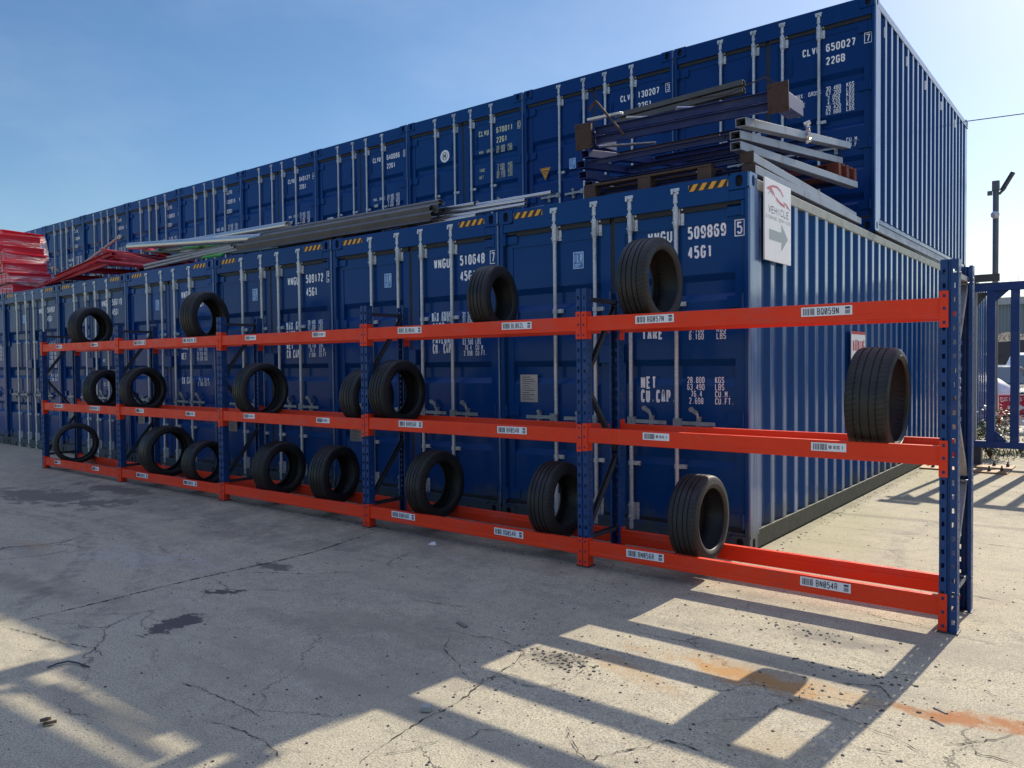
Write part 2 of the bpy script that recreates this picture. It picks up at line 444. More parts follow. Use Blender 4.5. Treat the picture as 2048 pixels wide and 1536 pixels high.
def ribbon(mb, pts, w, o, ux, uz, un, lift, closed=False, mi=0):
    """mitred ribbon through 2D pts placed on plane o + x*ux + z*uz, lifted along un"""
    n = len(pts); P = [Vector((a, b)) for a, b in pts]
    L = []; Rr = []
    for i in range(n):
        if closed or 0 < i < n-1:
            d0 = (P[i]-P[i-1]).normalized(); d1 = (P[(i+1) % n]-P[i]).normalized()
        elif i == 0:
            d0 = d1 = (P[1]-P[0]).normalized()
        else:
            d0 = d1 = (P[-1]-P[-2]).normalized()
        n0 = Vector((-d0.y, d0.x)); n1 = Vector((-d1.y, d1.x)); m = n0+n1
        if m.length < 1e-4: m = n0.copy()
        m.normalize(); k = min(1.0/max(m.dot(n0), 0.35), 2.0)
        L.append(P[i]+m*(w/2*k)); Rr.append(P[i]-m*(w/2*k))
    vs = [o + ux*a.x + uz*a.y + un*lift for a in L] + [o + ux*a.x + uz*a.y + un*lift for a in Rr]
    fs = [(i, (i+1) % n, n+(i+1) % n, n+i) for i in range(n if closed else n-1)]
    mb.add(vs, fs, mi)
UX, UZ, UN = Vector((1, 0, 0)), Vector((0, 0, 1)), Vector((0, -1, 0))
def text(mb, s, o, h, adv, w=0.135, asp=0.8, ux=UX, uz=UZ, un=UN, mi=0, slash=False):
    """o = top-left corner of the line; h cap height; adv advance per character"""
    o = Vector(o); gw = adv*asp
    for i, ch in enumerate(s):
        if ch == ' ': continue
        ww = h*w; lift = 0.0
        for j, pl in enumerate(G[ch]):
            closed = pl[-1] == 'c'
            pts = [(i*adv + a/4*(gw-ww)+ww/2, -h + ww/2 + b/6*(h-ww)) for a, b in (pl[:-1] if closed else pl)]
            runs = [pts]
            if not closed:
                runs = []; cur = [pts[0]]
                for q in range(1, len(pts)):
                    cur.append(pts[q])
                    if q < len(pts)-1:
                        d0 = (Vector(pts[q])-Vector(pts[q-1])).normalized(); d1 = (Vector(pts[q+1])-Vector(pts[q])).normalized()
                        if d0.dot(d1) < -0.15: runs.append(cur); cur = [pts[q]]
                runs.append(cur)
            for rn in runs:
                ribbon(mb, rn, ww, o, ux, uz, un, lift, closed, mi); lift += 0.0003
        if slash and ch == '0':
            pts = [(i*adv + a*gw, -h + b*h) for a, b in ((0.3, 0.25), (0.7, 0.75))]
            ribbon(mb, pts, ww*0.8, o, ux, uz, un, 0.0006, False, mi)
def frame_rect(mb, x0, x1, z0, z1, w, y, mi=0):
    ribbon(mb, [(x0, z0), (x1, z0), (x1, z1), (x0, z1)], w, Vector((0, y, 0)), UX, UZ, UN, 0, True, mi)

# ------------------------------------------------------------------ ground
def gz(y):
    return -0.03*math.exp(-((y+2.0)/0.7)**2)
def make_ground_mat():
    t = NT("yard_concrete"); v = t.obj()
    sep = t.n("ShaderNodeSeparateXYZ"); t.l(v, sep.inputs[0]); X, Y = sep.outputs[0], sep.outputs[1]
    warp = t.n("ShaderNodeTexNoise"); t.l(v, warp.inputs["Vector"]); warp.inputs["Scale"].default_value = 2.2
    warp.inputs["Detail"].default_value = 6; warp.inputs["Roughness"].default_value = 0.68
    wfac = t.math('SUBTRACT', warp.outputs["Fac"], 0.5)
    base = t.mix(t.noise(v, 0.55, 5, 0.6), (0.42, 0.378, 0.265), (0.56, 0.508, 0.36))
    base = t.mix(t.ramp(t.noise(v, 2.6, 6, 0.7), 0.42, 0.72, 0, 0.55), base, (0.32, 0.275, 0.21))
    base = t.mix(t.ramp(t.noise(t.mapping(v, (0.6, 2.4, 1)), 1.9, 6, 0.7), 0.55, 0.75, 0, 0.35), base, (0.53, 0.51, 0.47))
    # exposed aggregate speckle
    ag = t.noise(v, 105, 4, 0.85)
    ag2 = t.noise(v, 210, 2, 0.6)
    base = t.mix(t.ramp(ag, 0.36, 0.56, 0.75, 0.0), base, (0.12, 0.108, 0.09))
    base = t.mix(t.ramp(ag2, 0.34, 0.46, 0.5, 0.0), base, (0.09, 0.082, 0.07))
    tm = t.noise(t.mapping(v, (0.35, 1.6, 1)), 1.2, 7, 0.7)
    base = t.mix(t.ramp(tm, 0.48, 0.66, 0, 0.5), base, (0.24, 0.215, 0.165))
    mo = t.noise(v, 14, 5, 0.7)
    base = t.mix(t.ramp(mo, 0.48, 0.7, 0, 0.45), base, (0.22, 0.2, 0.155))
    sc = t.noise(t.mapping(v, (2.2, 0.35, 1)), 4.0, 8, 0.78)
    base = t.mix(t.ramp(sc, 0.66, 0.72, 0, 0.35), base, (0.64, 0.61, 0.52))
    base = t.mix(t.ramp(ag, 0.55, 0.74, 0.0, 0.75), base, (0.68, 0.64, 0.54))
    vo = t.n("ShaderNodeTexVoronoi"); t.l(v, vo.inputs["Vector"]); vo.inputs["Scale"].default_value = 26
    pit = t.math('MULTIPLY', t.ramp(vo.outputs["Distance"], 0.07, 0.17, 1, 0), t.ramp(t.noise(v, 6, 4), 0.47, 0.58))
    base = t.mix(t.math('MULTIPLY', pit, 0.85), base, (0.035, 0.032, 0.03))
    # hairline cracking
    wv = t.n("ShaderNodeVectorMath", operation='MULTIPLY_ADD'); t.l(warp.outputs["Color"], wv.inputs[0])
    wv.inputs[1].default_value = (0.45, 0.45, 0.0); t.l(v, wv.inputs[2])
    vc = t.n("ShaderNodeTexVoronoi", feature='DISTANCE_TO_EDGE'); t.l(wv.outputs[0], vc.inputs["Vector"]); vc.inputs["Scale"].default_value = 0.75
    ck = t.math('MULTIPLY', t.ramp(vc.outputs["Distance"], 0.0, 0.006, 1, 0), t.ramp(t.noise(v, 1.1, 3), 0.45, 0.6))
    base = t.mix(t.math('MULTIPLY', ck, 0.75), base, (0.05, 0.045, 0.04))
    wf3 = t.noise(v, 8.5, 6, 0.72)
    wf2 = t.math('SUBTRACT', t.noise(t.mapping(v, (1.0, 1.6, 1)), 11, 5, 0.7), 0.5)
    rough = 0.86
    # stains and painted shade: (x, y, rx, ry, rot, colour, strength, raggedness, roughness or None)
    ST = [
     (-2.37, -2.96, .15, .11, .3, (.055, .052, .05), .9, 1.5, .5), (-2.02, -3.50, .12, .16, .2, (.05, .048, .046), .9, 1.5, .5),
     (-7.3, -1.32, .9, .16, .05, (.05, .042, .037), .8, 1.4, .6), (-7.5, -2.0, 1.3, .34, .1, (.07, .062, .055), .75, 1.6, .6),
     (-2.72, -2.33, .18, .10, 0, (.06, .055, .05), .7, 1.4, .6),
     (.78, -2.21, .46, .13, -.22, (.40, .20, .05), 1.0, 1.7, None), (1.90, -2.05, .25, .08, .15, (.33, .11, .02), 1.0, 2.0, None),
     (1.57, -2.13, .11, .04, -.3, (.32, .12, .03), .9, 1.9, None), (.39, -2.5, .32, .10, -.3, (.36, .22, .10), .6, 1.2, None),
     (1.24, -2.15, .22, .10, -.1, (.40, .25, .11), .6, 1.2, None), (-3.5, -3.66, .7, .16, .1, (.15, .12, .09), .6, 1.2, None),
     (-4.8, -3.17, .35, .10, .1, (.33, .2, .09), .5, 1.3, None), (-.04, -2.6, .22, .13, .1, (.085, .075, .068), .85, 1.5, None),
     (.25, 1.3, .5, 1.7, .05, (.34, .33, .17), .5, 1.6, None), (.2, 5.2, .4, 1.6, .0, (.34, .32, .16), .45, 1.6, None),
     (-3.9, -1.75, 1.2, .35, .05, (.15, .125, .1), .55, 1.2, None), (-6.5, .0, 8.5, .16, 0, (.11, .10, .075), .8, .8, None), (-4.4, -1.05, 6.4, .10, 0, (.19, .17, .135), .6, .7, None), (.02, 5.5, .12, 6.5, 0, (.13, .13, .085), .75, .5, None), (-4.3, -.75, 5.2, .95, .0, (.17, .155, .125), .62, .9, None), (-7.5, -1.6, 3.0, .8, .1, (.2, .18, .15), .5, 1.3, None), (-.3, -3.2, .5, .35, .4, (.3, .27, .2), .45, 1.6, None), (1.5, -1.3, .5, .35, 0, (.31, .28, .21), .5, 1.7, None), (1.3, 3.2, 1.2, .6, 0, (.32, .29, .2), .5, 1.7, None), (1.2, -2.85, .25, .2, 0, (.33, .24, .13), .45, 1.2, None),  # wide strip under the rack: shade painted into the worn concrete colour
     (-1.1, -2.8, .7, .3, .2, (.22, .185, .13), .4, 1.2, None), (1.0, -1.45, .35, .12, -.2, (.15, .14, .125), .7, 1.4, None),
     (.8, 6.0, .8, .5, 0, (.33, .2, .1), .5, 1.2, None), (-3.7, -2.85, .55, .28, .2, (.46, .45, .43), .35, 2.4, None),
    ]
    rg = None
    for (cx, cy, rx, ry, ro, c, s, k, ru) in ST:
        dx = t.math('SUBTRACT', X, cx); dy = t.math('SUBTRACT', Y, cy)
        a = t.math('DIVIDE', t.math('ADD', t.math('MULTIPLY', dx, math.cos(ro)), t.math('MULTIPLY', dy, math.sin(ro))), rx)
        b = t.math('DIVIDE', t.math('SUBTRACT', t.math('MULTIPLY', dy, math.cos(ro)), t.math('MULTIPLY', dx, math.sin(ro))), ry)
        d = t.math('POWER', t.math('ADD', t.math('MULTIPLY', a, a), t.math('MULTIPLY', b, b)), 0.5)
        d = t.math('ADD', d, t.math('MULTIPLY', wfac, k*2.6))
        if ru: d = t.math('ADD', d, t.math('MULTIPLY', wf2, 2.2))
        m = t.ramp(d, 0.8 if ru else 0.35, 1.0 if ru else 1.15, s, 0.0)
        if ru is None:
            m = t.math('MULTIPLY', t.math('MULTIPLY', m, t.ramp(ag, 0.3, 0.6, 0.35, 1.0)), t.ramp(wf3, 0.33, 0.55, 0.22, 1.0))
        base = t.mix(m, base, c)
        if ru is not None:
            rough = t.math('SUBTRACT', rough, t.math('MULTIPLY', m, 0.86-ru)) if not isinstance(rough, float) else t.math('SUBTRACT', rough, t.math('MULTIPLY', m, 0.86-ru))
    for (ax_, ay_, ar_, aw_, st_) in ((-6.0, -6.5, 3.9, .10, .45), (-5.6, -6.6, 4.25, .09, .35), (3.4, 1.2, 2.6, .10, .3)):
        dx = t.math('SUBTRACT', X, ax_); dy = t.math('SUBTRACT', Y, ay_)
        dd = t.math('POWER', t.math('ADD', t.math('MULTIPLY', dx, dx), t.math('MULTIPLY', dy, dy)), 0.5)
        dd = t.math('ABSOLUTE', t.math('ADD', t.math('SUBTRACT', dd, ar_), t.math('MULTIPLY', wfac, 0.12)))
        mk = t.math('MULTIPLY', t.ramp(dd, aw_*0.4, aw_, st_, 0.0), t.ramp(wf3, 0.42, 0.58, 0.0, 1.0))
        base = t.mix(mk, base, (0.13, 0.12, 0.105))
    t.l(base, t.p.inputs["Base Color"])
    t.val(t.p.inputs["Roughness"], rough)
    t.p.inputs["Specular IOR Level"].default_value = 0.3
    h = t.math('ADD', t.math('MULTIPLY', ag, 0.5), t.math('MULTIPLY', pit, -0.8))
    h = t.math('ADD', h, t.math('MULTIPLY', ck, -1.2))
    h = t.math('ADD', h, t.math('MULTIPLY', t.noise(v, 3, 4), 1.2))
    t.bump(h, 0.5, 0.006)
    return t.mat
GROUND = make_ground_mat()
g = MB()
ys = [-250, -60, -20, -9] + [-7+0.1*i for i in range(0, 91)] + [4, 8, 14, 30, 80, 350]
xs = [-300, -80, -30, -14, -6, -2, 0, 2, 6, 20, 80, 300]
vs = [(x, y, gz(y)) for y in ys for x in xs]
nx = len(xs)
g.add(vs, [(j*nx+i, j*nx+i+1, (j+1)*nx+i+1, (j+1)*nx+i) for j in range(len(ys)-1) for i in range(nx-1)], 0, True)
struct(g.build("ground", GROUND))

CRACKS = [
 (0.016,[(-2.78,-4.12),(-2.77,-3.61),(-2.81,-2.87),(-2.86,-1.88),(-2.96,-1.07)]),
 (0.007,[(-0.04,1.39),(0.27,1.38),(1.04,1.4),(1.62,1.38),(3.5,1.4)]),
 (0.009,[(0.03,4.67),(0.45,4.67),(0.81,4.64),(1.31,4.69),(3.2,4.7)]),
 (0.007,[(-2.76,-4.12),(-2.47,-4.06),(-2.18,-4.02),(-1.97,-3.95),(-1.78,-3.98)]),
 (0.008,[(0.06,-3.9),(0.03,-3.79),(0.02,-3.69),(0.0,-3.61),(0.0,-3.54),(-0.01,-3.48),(0,-3.38),(0,-3.31),(-0.02,-3.21),(-0.05,-3.09),(-0.07,-2.98),(-0.09,-2.87),(-0.09,-2.79),(-0.13,-2.68),(-0.18,-2.57)]),
 (0.006,[(-1.24,-3.92),(-1.04,-3.89),(-0.9,-3.89),(-0.74,-3.88),(-0.62,-3.89),(-0.5,-3.89)]),
 (0.006,[(-0.7,-4.05),(-0.61,-4.02),(-0.5,-4.01),(-0.36,-4.01),(-0.26,-4.03),(-0.18,-4.07)]),
 (0.009,[(0.71,-3.39),(0.74,-3.3),(0.77,-3.24),(0.83,-3.16),(0.87,-3.04),(0.92,-3.04),(1.01,-3.05),(1.09,-3.07)]),
 (0.009,[(1.19,-2.03),(1.3,-1.98),(1.38,-1.94),(1.46,-2.06)]),
 (0.007,[(1.71,-2.42),(1.8,-2.3),(1.86,-2.23),(1.94,-2.08)]),
 (0.007,[(1.81,-2.35),(1.83,-2.41),(1.88,-2.39),(1.98,-2.41)]),
 (0.003,[(-0.73,-3.88),(-0.75,-3.72)]),
 (0.005,[(-0.86,-2.64),(-0.68,-2.6),(-0.5,-2.6),(-0.44,-2.55),(-0.31,-2.56),(-0.19,-2.56),(-0.14,-2.52),(-0.16,-2.39)]),
 (0.005,[(-0.63,-2.66),(-0.51,-2.84),(-0.42,-2.9),(-0.3,-2.96),(-0.22,-3.02),(-0.14,-3.06),(-0.05,-3.09)]),
 (0.006,[(-0.09,-2.92),(-0.02,-2.94),(0.07,-2.97),(0.15,-2.96),(0.19,-2.91),(0.23,-2.85),(0.23,-2.71),(0.22,-2.6)]),
 (0.005,[(0,-2.44),(0.11,-2.52),(0.22,-2.58)]),
 (0.003,[(0.05,-3.82),(0.14,-3.72),(0.16,-3.64),(0.19,-3.56)]),
 (0.004,[(0.31,-3.58),(0.25,-3.53),(0.25,-3.47),(0.24,-3.43),(0.33,-3.37),(0.36,-3.29)]),
 (0.004,[(0.99,-1.4),(1.06,-1.57),(1.18,-1.66),(1.28,-1.71),(1.42,-1.75),(1.53,-1.72),(1.64,-1.67),(1.76,-1.72),(1.88,-1.81)]),
 (0.003,[(0.71,-1.92),(0.87,-1.78),(1.06,-1.66)]),
 (0.005,[(0.93,-2.35),(1.1,-2.34),(1.18,-2.34),(1.31,-2.39),(1.45,-2.43),(1.58,-2.47),(1.68,-2.54),(1.74,-2.61)]),
 (0.005,[(0.9,-2.83),(0.99,-2.72),(1.08,-2.62),(1.09,-2.46),(1.13,-2.35),(1.13,-2.1)]),
 (0.005,[(0.5,-3.18),(0.58,-3.28),(0.66,-3.34),(0.73,-3.39)]),
 (0.005,[(1.46,-1.85),(1.58,-1.79)]), (0.005,[(1.47,-2.65),(1.59,-2.61)]),
]
cr = MB(); rnd = random.Random(3)
for ci, (w, pl) in enumerate(CRACKS):
    pts = []
    for a, b in zip(pl[:-1], pl[1:]):
        L = math.hypot(b[0]-a[0], b[1]-a[1]); n = max(1, int(L/0.022)); n = min(n, 60)
        for k in range(n):
            t_ = k/n; j = 0.007 if L < 1 else 0.004
            pts.append((a[0]+(b[0]-a[0])*t_+rnd.uniform(-j, j), a[1]+(b[1]-a[1])*t_+rnd.uniform(-j, j)))
    pts.append(pl[-1])
    n = len(pts); vs = []; env = [min(1.0, 6.0*min(i, n-1-i)/n+0.12) for i in range(n)]
    for i, (x, y) in enumerate(pts):
        a = pts[max(0, i-1)]; b = pts[min(n-1, i+1)]
        d = Vector((b[0]-a[0], b[1]-a[1]))
        if d.length < 1e-5: d = Vector((1, 0))
        d.normalize(); ww = w*rnd.choice((0.2, 0.3, 0.45, 0.65, 1.1))*env[i]
        zz = gz(y)+0.003+0.00015*ci
        vs += [(x-d.y*ww/2, y+d.x*ww/2, zz), (x+d.y*ww/2, y-d.x*ww/2, zz)]
    cr.add(vs, [(2*i, 2*i+1, 2*i+3, 2*i+2) for i in range(n-1)])
struct(cr.build("ground_cracks", CRACKM))

# ------------------------------------------------------------------ shipping containers
W = 2.438
def hole_plate(mb, c, ux, uz, w, h, hw, hh, un, depth, mi=0, n=20):
    """rect plate with an oval hole and a dark recess behind it. c centre"""
    c = Vector(c); outer = []; inner = []
    for k in range(n):
        a = 2*math.pi*(k+0.5)/n; ca, sa = math.cos(a), math.sin(a)
        s = 1.0/max(abs(ca)/(w/2), abs(sa)/(h/2))
        outer.append(c + ux*(ca*s) + uz*(sa*s))
        e = 3.0; rr = (abs(ca/(hw/2))**e + abs(sa/(hh/2))**e)**(-1/e)
        inner.append(c + ux*(ca*rr) + uz*(sa*rr))
    back = [p - un*depth for p in inner]
    # true corners
    cor = [c + ux*(sx*w/2) + uz*(sz*h/2) for sx, sz in ((1, 1), (-1, 1), (-1, -1), (1, -1))]
    mb.add(outer+inner+back, [(k, (k+1) % n, n+(k+1) % n, n+k) for k in range(n)] +
           [(n+k, n+(k+1) % n, 2*n+(k+1) % n, 2*n+k) for k in range(n)], mi)
    mb.add(back, [tuple(range(n))], 1)
    q = n//4
    for j, cc in enumerate(cor):
        k = (j*q + q//2 - 1) % n
        mb.add([outer[k], cc, outer[(k+1) % n]], [(0, 1, 2)], mi)

def casting(mb, x0, y0, z0, side):
    """corner block; x0 = outer x edge at +x or -x (side=+1/-1)"""
    cw, cd, chh = 0.165, 0.155, 0.122
    xa, xb = (x0-cw, x0) if side > 0 else (x0, x0+cw)
    hole_plate(mb, ((xa+xb)/2, y0, z0+chh/2), UX, UZ, cw, chh, 0.058, 0.088, UN, 0.03)
    xo = x0
    hole_plate(mb, (xo, y0+cd/2, z0+chh/2), Vector((0, 1, 0)), UZ, cd, chh, 0.055, 0.085, Vector((side, 0, 0)), 0.03)
    xi = xa if side > 0 else xb
    mb.quad((xa, y0, z0), (xb, y0, z0), (xb, y0+cd, z0), (xa, y0+cd, z0))
    mb.quad((xa, y0, z0+chh), (xb, y0, z0+chh), (xb, y0+cd, z0+chh), (xa, y0+cd, z0+chh))
    mb.quad((xi, y0, z0), (xi, y0+cd, z0), (xi, y0+cd, z0+chh), (xi, y0, z0+chh))
    mb.quad((xa, y0+cd, z0), (xb, y0+cd, z0), (xb, y0+cd, z0+chh), (xa, y0+cd, z0+chh))

DY = 0.045        # door face
def door_mesh(a, b, z0, z1, r0, r1, ribs, seam_z):
    """door leaf between x a..b with horizontal corrugation bands between x r0..r1"""
    m = MB(); f = DY; p = DY+0.007; k = DY+0.045; s = 0.055
    m.quad((a, f, z0), (r0, f, z0), (r0, f, z1), (a, f, z1))
    m.quad((r1, f, z0), (b, f, z0), (b, f, z1), (r1, f, z1))
    m.quad((r0, f, seam_z), (r1, f, seam_z), (r1, f, z1), (r0, f, z1))
    pz0 = z0+0.08
    m.quad((r0, f, z0), (r1, f, z0), (r1, f, pz0), (r0, f, pz0))
    m.quad((r0, f, pz0), (r1, f, pz0), (r1, p, pz0), (r0, p, pz0))
    m.quad((r0, f, seam_z), (r1, f, seam_z), (r1, p, seam_z), (r0, p, seam_z))
    for x in (r0, r1): m.quad((x, f, pz0), (x, f, seam_z), (x, p, seam_z), (x, p, pz0))
    z = seam_z
    for (zt, zb) in ribs:
        m.quad((r0, p, zt), (r1, p, zt), (r1, p, z), (r0, p, z))
        m.quad((r0, p, zt), (r1, p, zt), (r1, k, zt-s), (r0, k, zt-s))
        m.quad((r0, k, zt-s), (r1, k, zt-s), (r1, k, zb+s), (r0, k, zb+s))
        m.quad((r0, k, zb+s), (r1, k, zb+s), (r1, p, zb), (r0, p, zb))
        for x in (r0, r1):
            m.quad((x, p, zt), (x, k, zt-s), (x, k, zb+s), (x, p, zb))
        z = zb
    m.quad((r0, p, pz0), (r1, p, pz0), (r1, p, z), (r0, p, z))
    e = DY+0.07
    for q in (((a, z0), (a, z1)), ((b, z0), (b, z1)), ((a, z0), (b, z0)), ((a, z1), (b, z1))):
        (xa, za), (xb, zb) = q
        m.quad((xa, f, za), (xb, f, zb), (xb, e, zb), (xa, e, za))
    m.quad((a, e, z0), (b, e, z0), (b, e, z1), (a, e, z1))
    return m

def lock_rod(parent, x, z0, z1, handle_z, hdir, mid, hook):
    """galvanised locking bar with cams, bearing brackets and guide clips; handle is its own part"""
    m = MB(); y = 0.018
    m.tube([(x, y, z0+0.05), (x, y, z1-0.05)], 0.0175, 12)
    for zc, sg in ((z1-0.05, 1), (z0+0.05, -1)):
        m.tube([(x, y, zc-0.015), (x, y, zc+0.05)], 0.022, 12)
        m.tube([(x, y, zc+sg*0.055), (x, y, zc+sg*0.075)], 0.026, 10)
        m.box(x-0.038, x+0.038, y-0.018, y+0.014, zc+sg*0.075-0.012, zc+sg*0.075+0.012)
        m.box(x-0.030, x-0.012, y-0.03, y+0.014, zc+sg*0.05-0.01, zc+sg*0.05+0.016)
        m.box(x+0.014, x+0.034, y-0.028, y+0.014, zc+sg*0.045-0.008, zc+sg*0.045+0.012)
        m.tube([(x, y, zc-sg*0.03), (x, y, zc-sg*0.015)], 0.0245, 12)
        zb = zc - sg*0.135
        m.tube([(x, y, zb-0.075), (x, y, zb+0.075)], 0.025, 12)
        m.tube([(x, y, zb-0.092), (x, y, zb-0.082)], 0.023, 12)
        m.box(x-0.031, x+0.031, y+0.006, DY, zb-0.07, zb+0.07)
        m.box(x+0.033, x+0.062, DY-0.012, DY, zb-0.072, zb+0.072)
        for q in (-0.05, 0.05):
            m.tube([(x+0.048, DY-0.02, zb+q), (x+0.048, DY-0.012, zb+q)], 0.009, 8)
            m.tube([(x-0.016, y-0.026, zb+q), (x-0.016, y-0.018, zb+q)], 0.007, 8)
    for zc in mid:
        m.tube([(x, y, zc-0.018), (x, y, zc+0.018)], 0.024, 12)
        m.box(x+0.02, x+0.078, DY-0.022, DY, zc-0.017, zc+0.017)
        m.tube([(x+0.058, DY-0.03, zc), (x+0.058, DY-0.022, zc)], 0.008, 8)
    o = m.build("lock_rod", GALV, parent)
    h = MB(); d = hdir
    h.box(min(x-d*0.02, x+d*0.05), max(x-d*0.02, x+d*0.05), y-0.03, y+0.0, handle_z-0.032, handle_z+0.032)
    h.tube([(x+d*0.012, y-0.036, handle_z), (x+d*0.012, y-0.03, handle_z)], 0.01, 8)
    h.bar((x+d*0.05, y-0.016, handle_z-0.002), (x+d*0.33, y-0.006, handle_z-0.006), 0.014, 0.03)
    cx = x+d*0.19
    h.box(cx-0.018, cx+0.018, y-0.004, DY-0.003, handle_z-0.075, handle_z+0.05)
    h.tube([(cx, y-0.02, handle_z-0.03), (cx, y-0.008, handle_z-0.03)], 0.012, 8)
    if hook:
        h.bar((cx, y-0.012, handle_z+0.04), (cx-0.01, y-0.018, handle_z+0.085), 0.03, 0.02)
        h.bar((cx-0.008, y-0.018, handle_z+0.08), (cx-0.055, y-0.022, handle_z+0.11), 0.03, 0.02, upv=(0, 1, 0))
        h.tube([(cx-0.055, y-0.028, handle_z+0.108), (cx-0.055, y-0.008, handle_z+0.108)], 0.02, 10)
    else:
        h.tube([(cx, y-0.02, handle_z+0.045), (cx, y-0.004, handle_z+0.045)], 0.018, 10)
    h.build("door_handle", GALVD, parent)

def corr_side(L, H, x_out, sgn, zb, zt, y0, y1, flip):
    m = MB(); per = 0.278; d = 0.036; n = int((y1-y0-0.07)/per); per = (y1-y0-0.07)/n
    a, b = 0.252*per, 0.245*per
    prof = []
    y = y0
    for i in range(n):
        prof += [(y, 0), (y+a, 0), (y+a+b, d), (y+per-b, d)]
        y += per
    prof += [(y, 0), (y1, 0)]
    k = len(prof); vs = []
    for z in (zb, zt):
        for yy, dd in prof: vs.append((x_out - sgn*dd, yy, z))
    m.add(vs, [(i, i+1, k+i+1, k+i) for i in range(k-1)])
    return m

